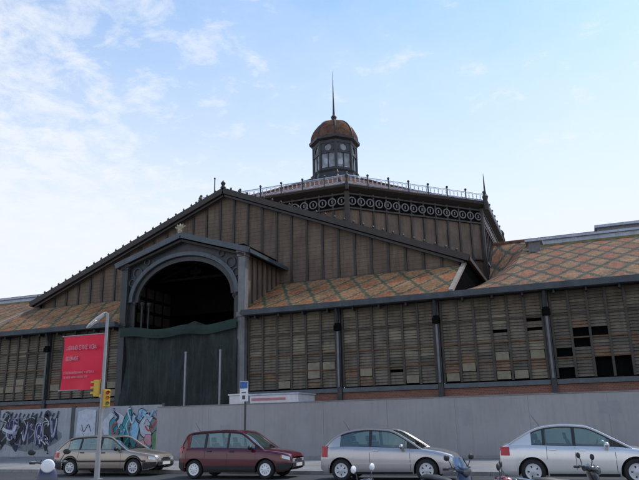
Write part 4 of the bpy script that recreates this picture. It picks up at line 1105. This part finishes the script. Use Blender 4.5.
# ------------------------------------------------------------------ motorbikes
def make_bike(body, label, loc, rz, big=False, case=None, screen=True, mir='black', seat='black', rack=False):
    root = thing('motor_scooter', label, 'motor scooter', loc, rz, 'scooters parked on the near pavement')
    bmt = M[body]
    for xw in (-.62,.66):
        c = MB(); r = .25
        c.lathe([(r*.6,-.05),(r*.88,-.055),(r,-.02),(r,.02),(r*.88,.055),(r*.6,.05)], (xw,0,r), 28, 'y', cap=False); w = c.build('wheel', M['tyre'], root, smooth=True)
        c = MB(); c.lathe([(r*.62,-.03),(r*.55,-.02),(.05,-.035),(.05,.035),(r*.55,.02),(r*.62,.03)], (xw,0,r), 28, 'y'); c.build('rim', M['hub'], w, smooth=True)
    # rear bodywork
    c = MB(); rings = []
    for x, w, z0, z1 in ((-.86,.04,.62,.72),(-.75,.11,.5,.76),(-.5,.15,.42,.78),(-.2,.16,.32,.74),(.02,.14,.28,.64),(.1,.11,.26,.42)):
        rings.append([(x, w*math.sin(a), (z0+z1)/2+(z1-z0)/2*math.cos(a)) for a in [2*PI*k/14 for k in range(14)]])
    c.loft(rings); c.build('rear_fairing', bmt, root, smooth=True)
    c = MB(); c.box(-.05,.42,-.15,.15,.26,.31); c.build('footboard', M['black'], root, bevel=.01)
    # leg shield
    c = MB(); rings = []
    for z, x, w, t in ((.26,.40,.14,.05),(.45,.46,.19,.07),(.7,.47,.20,.08),(.88,.42,.16,.09),(.96,.38,.1,.05)):
        rings.append([(x+t*math.cos(a), w*math.sin(a), z) for a in [2*PI*k/14 for k in range(14)]])
    c.loft(rings); c.build('leg_shield', bmt, root, smooth=True)
    # front mudguard
    c = MB(); rows = []
    for k in range(9):
        a = math.radians(20+k*16); rows.append([(.66+.285*math.cos(a), w, .25+.285*math.sin(a)) for w in (-.07,-.05,0,.05,.07)])
    c.sheet(rows, (0,0,.008)); c.build('mudguard', bmt, root, smooth=True)
    # seat
    c = MB(); rings = []
    for x, w, z, h_ in ((-.72,.08,.8,.02),(-.62,.13,.815,.045),(-.35,.15,.81,.05),(-.22,.14,.79,.04),(-.02,.11,.775,.035),(.05,.06,.76,.02)):
        rings.append([(x, w*math.sin(a), z+h_*math.cos(a)) for a in [2*PI*k/12 for k in range(12)]])
    c.loft(rings); c.build('seat', M[seat], root, smooth=True)
    # fork, steering column, bars
    c = MB(); 
    for s in (-.075,.075): c.tube([(.66,s,.25),(.50,s,.62)], .022, 8)
    c.tube([(.5,0,.62),(.38,0,.98)], .03, 8); c.build('fork', M['dpole'], root)
    c = MB(); c.tube([(.25,-.33,1.0),(.33,-.2,1.01),(.38,-.06,.98),(.38,.06,.98),(.33,.2,1.01),(.25,.33,1.0)], .017, 8)
    hbz = c.build('handlebar', M['dpole'], root)
    for s in (-1,1):
        c = MB(); c.tube([(.285,s*.25,1.0),(.24,s*.345,1.0)], .024, 8); c.build('grip', M['black'], hbz)
        c = MB(); c.tube([(.33,s*.2,1.01),(.34,s*.26,1.12),(.32,s*.3,1.18)], .009, 6); c.build('mirror_stem', M['dpole'], hbz)
        c = MB(); c.ball((.325,s*.32,1.2), (.03,.075,.055), 12); c.build('mirror', M[mir], root, smooth=True)
    c = MB(); c.loft([[(x,w*math.sin(a),z+h_*math.cos(a)) for a in [2*PI*k/14 for k in range(14)]] for x, w, z, h_ in ((.28,.1,.99,.05),(.36,.15,.99,.07),(.46,.12,.97,.07),(.52,.07,.95,.05))]); c.build('handlebar_cowl', bmt, root, smooth=True)
    k_ = 1.55 if big else 1
    c = MB(); c.lathe([(.078*k_,-.06*k_),(.082*k_,0),(.07*k_,.03),(.03*k_,.05)], (.525,0,.95), 20, 'x'); c.build('headlight', M['white' if big else 'smoke'], root, smooth=True)
    if screen:
        c = MB(); rows = []
        for j in range(6):
            t = j/5; rows.append([(.46-.12*t-.06*f*f, f*(.18-.05*t), 1.0+.2*t) for f in (-1,-.6,-.2,.2,.6,1)])
        c.sheet(rows, (.005,0,0)); c.build('windscreen', M['scr'], root, smooth=True)
    c = MB(); c.tube([(-.2,-.15,.3),(-.45,-.18,.3),(-.9,-.19,.42)], [.03,.05,.05], 10); c.build('exhaust', M['chrome'], root, smooth=True)
    c = MB(); c.box(-.9,-.86,-.07,.07,.62,.72); c.build('tail_light', M['redlens'], root, bevel=.01)
    c = MB(); c.box(-.94,-.93,-.1,.1,.42,.58); c.build('number_plate', M['plate'], root)
    c = MB(); c.tube([(-.1,.12,.28),(-.18,.24,.12),(-.2,.26,.0)], .014, 6); c.build('stand', M['dpole'], root)
    if case:
        c = MB(); rings = []
        for z, r in ((.86,.1),(.88,.17),(.97,.2),(1.07,.19),(1.14,.13),(1.17,.04)):
            rings.append([(-.82+r*1.0*math.cos(a), r*1.02*math.sin(a), z) for a in [2*PI*k/20 for k in range(20)]])
        c.loft(rings); c.build('top_case', M[case], root, smooth=True)
    if rack or case:
        c = MB(); c.tube([(-.6,-.09,.8),(-.95,-.1,.85),(-.95,.1,.85),(-.6,.09,.8)], .012, 6); c.build('rack', M['chrome'], root)
    for s in (-1,1):
        c = MB(); c.tube([(.3,s*.16,1.0),(.42,s*.12,1.06),(.5,s*.06,.9)], .006, 5); c.build('brake_cable', M['black'], root)
        c = MB(); c.tube([(.3,s*.2,1.03),(.31,s*.32,1.03)], .007, 5); c.build('brake_lever', M['chrome'], root)
    if not big: root.scale = (.87,.87,.87)
    return root
M['bwine'] = paint('dark red scooter paint', (.2,.01,.022)); M['bnavy'] = paint('navy scooter paint', (.025,.03,.07)); M['bred'] = paint('red scooter paint', (.5,.02,.04)); M['bblack'] = paint('black scooter paint', (.015,.015,.018)); M['bblue'] = paint('steel blue scooter paint', (.07,.12,.22))
make_bike('bnavy', 'navy scooter with big round white headlight standing near the gold car', (-10.1,10.9,.0), math.radians(-50), big=True, screen=False)
make_bike('bblack', 'black scooter with white mirror backs before the silver three-door', (-3.12,8.75,.0), math.radians(-8), screen=False, mir='white')
make_bike('bnavy', 'navy scooter with a small clear windscreen between the two silver cars', (-2.3,11.6,.0), math.radians(-35), screen=True)
make_bike('bwine', 'low dark red scooter with black seat at the tail of the pale silver car', (-1.45,9.3,.0), math.radians(4), screen=False)
make_bike('bblack', 'black scooter with black mirrors and rear rack beside the pale silver car', (-.4,11.6,.0), math.radians(22), screen=False, rack=True)

# ------------------------------------------------------------------ world, sun, camera
world = bpy.data.worlds.new('World'); scene.world = world; world.use_nodes = True
nt = world.node_tree; N = nt.nodes; L = nt.links
bg = N['Background']; bg.inputs['Strength'].default_value = .1
SUN_EL = math.radians(52); SUN_AZ = math.radians(35)     # azimuth clockwise from +Y
sky = N.new('ShaderNodeTexSky'); sky.sky_type = 'NISHITA'; sky.sun_disc = False; sky.sun_elevation = SUN_EL; sky.sun_rotation = SUN_AZ
sky.air_density = 1.0; sky.dust_density = .6; sky.ozone_density = 1.5
tc = N.new('ShaderNodeTexCoord'); sp_ = N.new('ShaderNodeSeparateXYZ'); L.new(tc.outputs['Generated'], sp_.inputs[0])
zc = nmath(N, L, 'MAXIMUM', sp_.outputs[2], .03)
zz = nmath(N, L, 'ADD', zc, .12)
cx = nmath(N, L, 'DIVIDE', sp_.outputs[0], zz); cy = nmath(N, L, 'DIVIDE', sp_.outputs[1], zz)
cb = N.new('ShaderNodeCombineXYZ'); L.new(cx, cb.inputs[0]); L.new(cy, cb.inputs[1])
def noise(scale, det, rough, dist=0, off=(0,0,0)):
    mp = N.new('ShaderNodeMapping'); mp.inputs['Location'].default_value = off; L.new(cb.outputs[0], mp.inputs['Vector'])
    n = N.new('ShaderNodeTexNoise'); n.inputs['Scale'].default_value = scale; n.inputs['Detail'].default_value = det; n.inputs['Roughness'].default_value = rough; n.inputs['Distortion'].default_value = dist
    L.new(mp.outputs[0], n.inputs['Vector']); return n.outputs['Fac']
n_big = noise(.9, 4, .5, .3, (3,1,0)); n_fine = noise(8.5, 8, .66, .25)
def mr(v, a, b, c, d):
    n = N.new('ShaderNodeMapRange'); n.inputs['From Min'].default_value = a; n.inputs['From Max'].default_value = b; n.inputs['To Min'].default_value = c; n.inputs['To Max'].default_value = d; L.new(v, n.inputs['Value']); return n.outputs[0]
# cloud bank low and towards the west of the view, pale veil near the horizon
left = mr(nmath(N, L, 'MULTIPLY', sp_.outputs[0], -1), .34, .72, 0, 1)
veil = nmath(N, L, 'POWER', mr(sp_.outputs[2], .27, .63, 1, 0), 1.1)
puff = mr(nmath(N, L, 'ADD', nmath(N, L, 'ADD', nmath(N, L, 'MULTIPLY', n_fine, .7), nmath(N, L, 'MULTIPLY', n_big, .3)), nmath(N, L, 'MULTIPLY', left, .15)), .565, .70, 0, .75)
puff = nmath(N, L, 'MULTIPLY', puff, mr(sp_.outputs[2], .50, .66, 1, .45))
wisp = mr(nmath(N, L, 'ADD', nmath(N, L, 'MULTIPLY', n_big, .7), nmath(N, L, 'MULTIPLY', n_fine, .3)), .42, .68, 0, .32)
f = nmath(N, L, 'SUBTRACT', 1, nmath(N, L, 'MULTIPLY', nmath(N, L, 'SUBTRACT', 1, nmath(N, L, 'MULTIPLY', veil, .93)), nmath(N, L, 'MULTIPLY', nmath(N, L, 'SUBTRACT', 1, puff), nmath(N, L, 'SUBTRACT', 1, wisp))))
mx = N.new('ShaderNodeMixRGB'); L.new(f, mx.inputs['Fac'])
hv = N.new('ShaderNodeVectorMath'); hv.operation = 'MULTIPLY'; hv.inputs[1].default_value = (1.66,2.16,2.36); L.new(sky.outputs[0], hv.inputs[0])
L.new(hv.outputs[0], mx.inputs['Color1']); mx.inputs['Color2'].default_value = (9.1,9.5,10.2,1)
L.new(mx.outputs[0], bg.inputs['Color'])
sl_ = bpy.data.lights.new('sun', 'SUN'); sl_.energy = 2.7; sl_.angle = math.radians(3); sl_.color = (1,.95,.88)
so = bpy.data.objects.new('sun', sl_); COL.objects.link(so)
dv = Vector((math.sin(SUN_AZ)*math.cos(SUN_EL), math.cos(SUN_AZ)*math.cos(SUN_EL), math.sin(SUN_EL)))
so.rotation_euler = dv.to_track_quat('Z','Y').to_euler(); so.location = (0,0,60)

MR = ((0.92986636,-0.11728996,-0.34869989),(0.36734038,0.24386286,0.89754774),(-0.02023839,-0.96269101,0.26984521))
right = Vector([r[0] for r in MR]); down = Vector([r[1] for r in MR]); fwd = Vector([r[2] for r in MR])
cam = bpy.data.cameras.new('camera'); co = bpy.data.objects.new('camera', cam); COL.objects.link(co)
mw = Matrix((( right.x,-down.x,-fwd.x,0),(right.y,-down.y,-fwd.y,0),(right.z,-down.z,-fwd.z,1.6),(0,0,0,1)))
co.matrix_world = mw; cam.sensor_width = 36; cam.lens = 660/639*36; cam.clip_end = 3000; cam.clip_start = .1
scene.camera = co
vs = scene.view_settings; vs.view_transform = 'Standard'; vs.look = 'None'; vs.exposure = 0; vs.gamma = 1; vs.use_curve_mapping = False
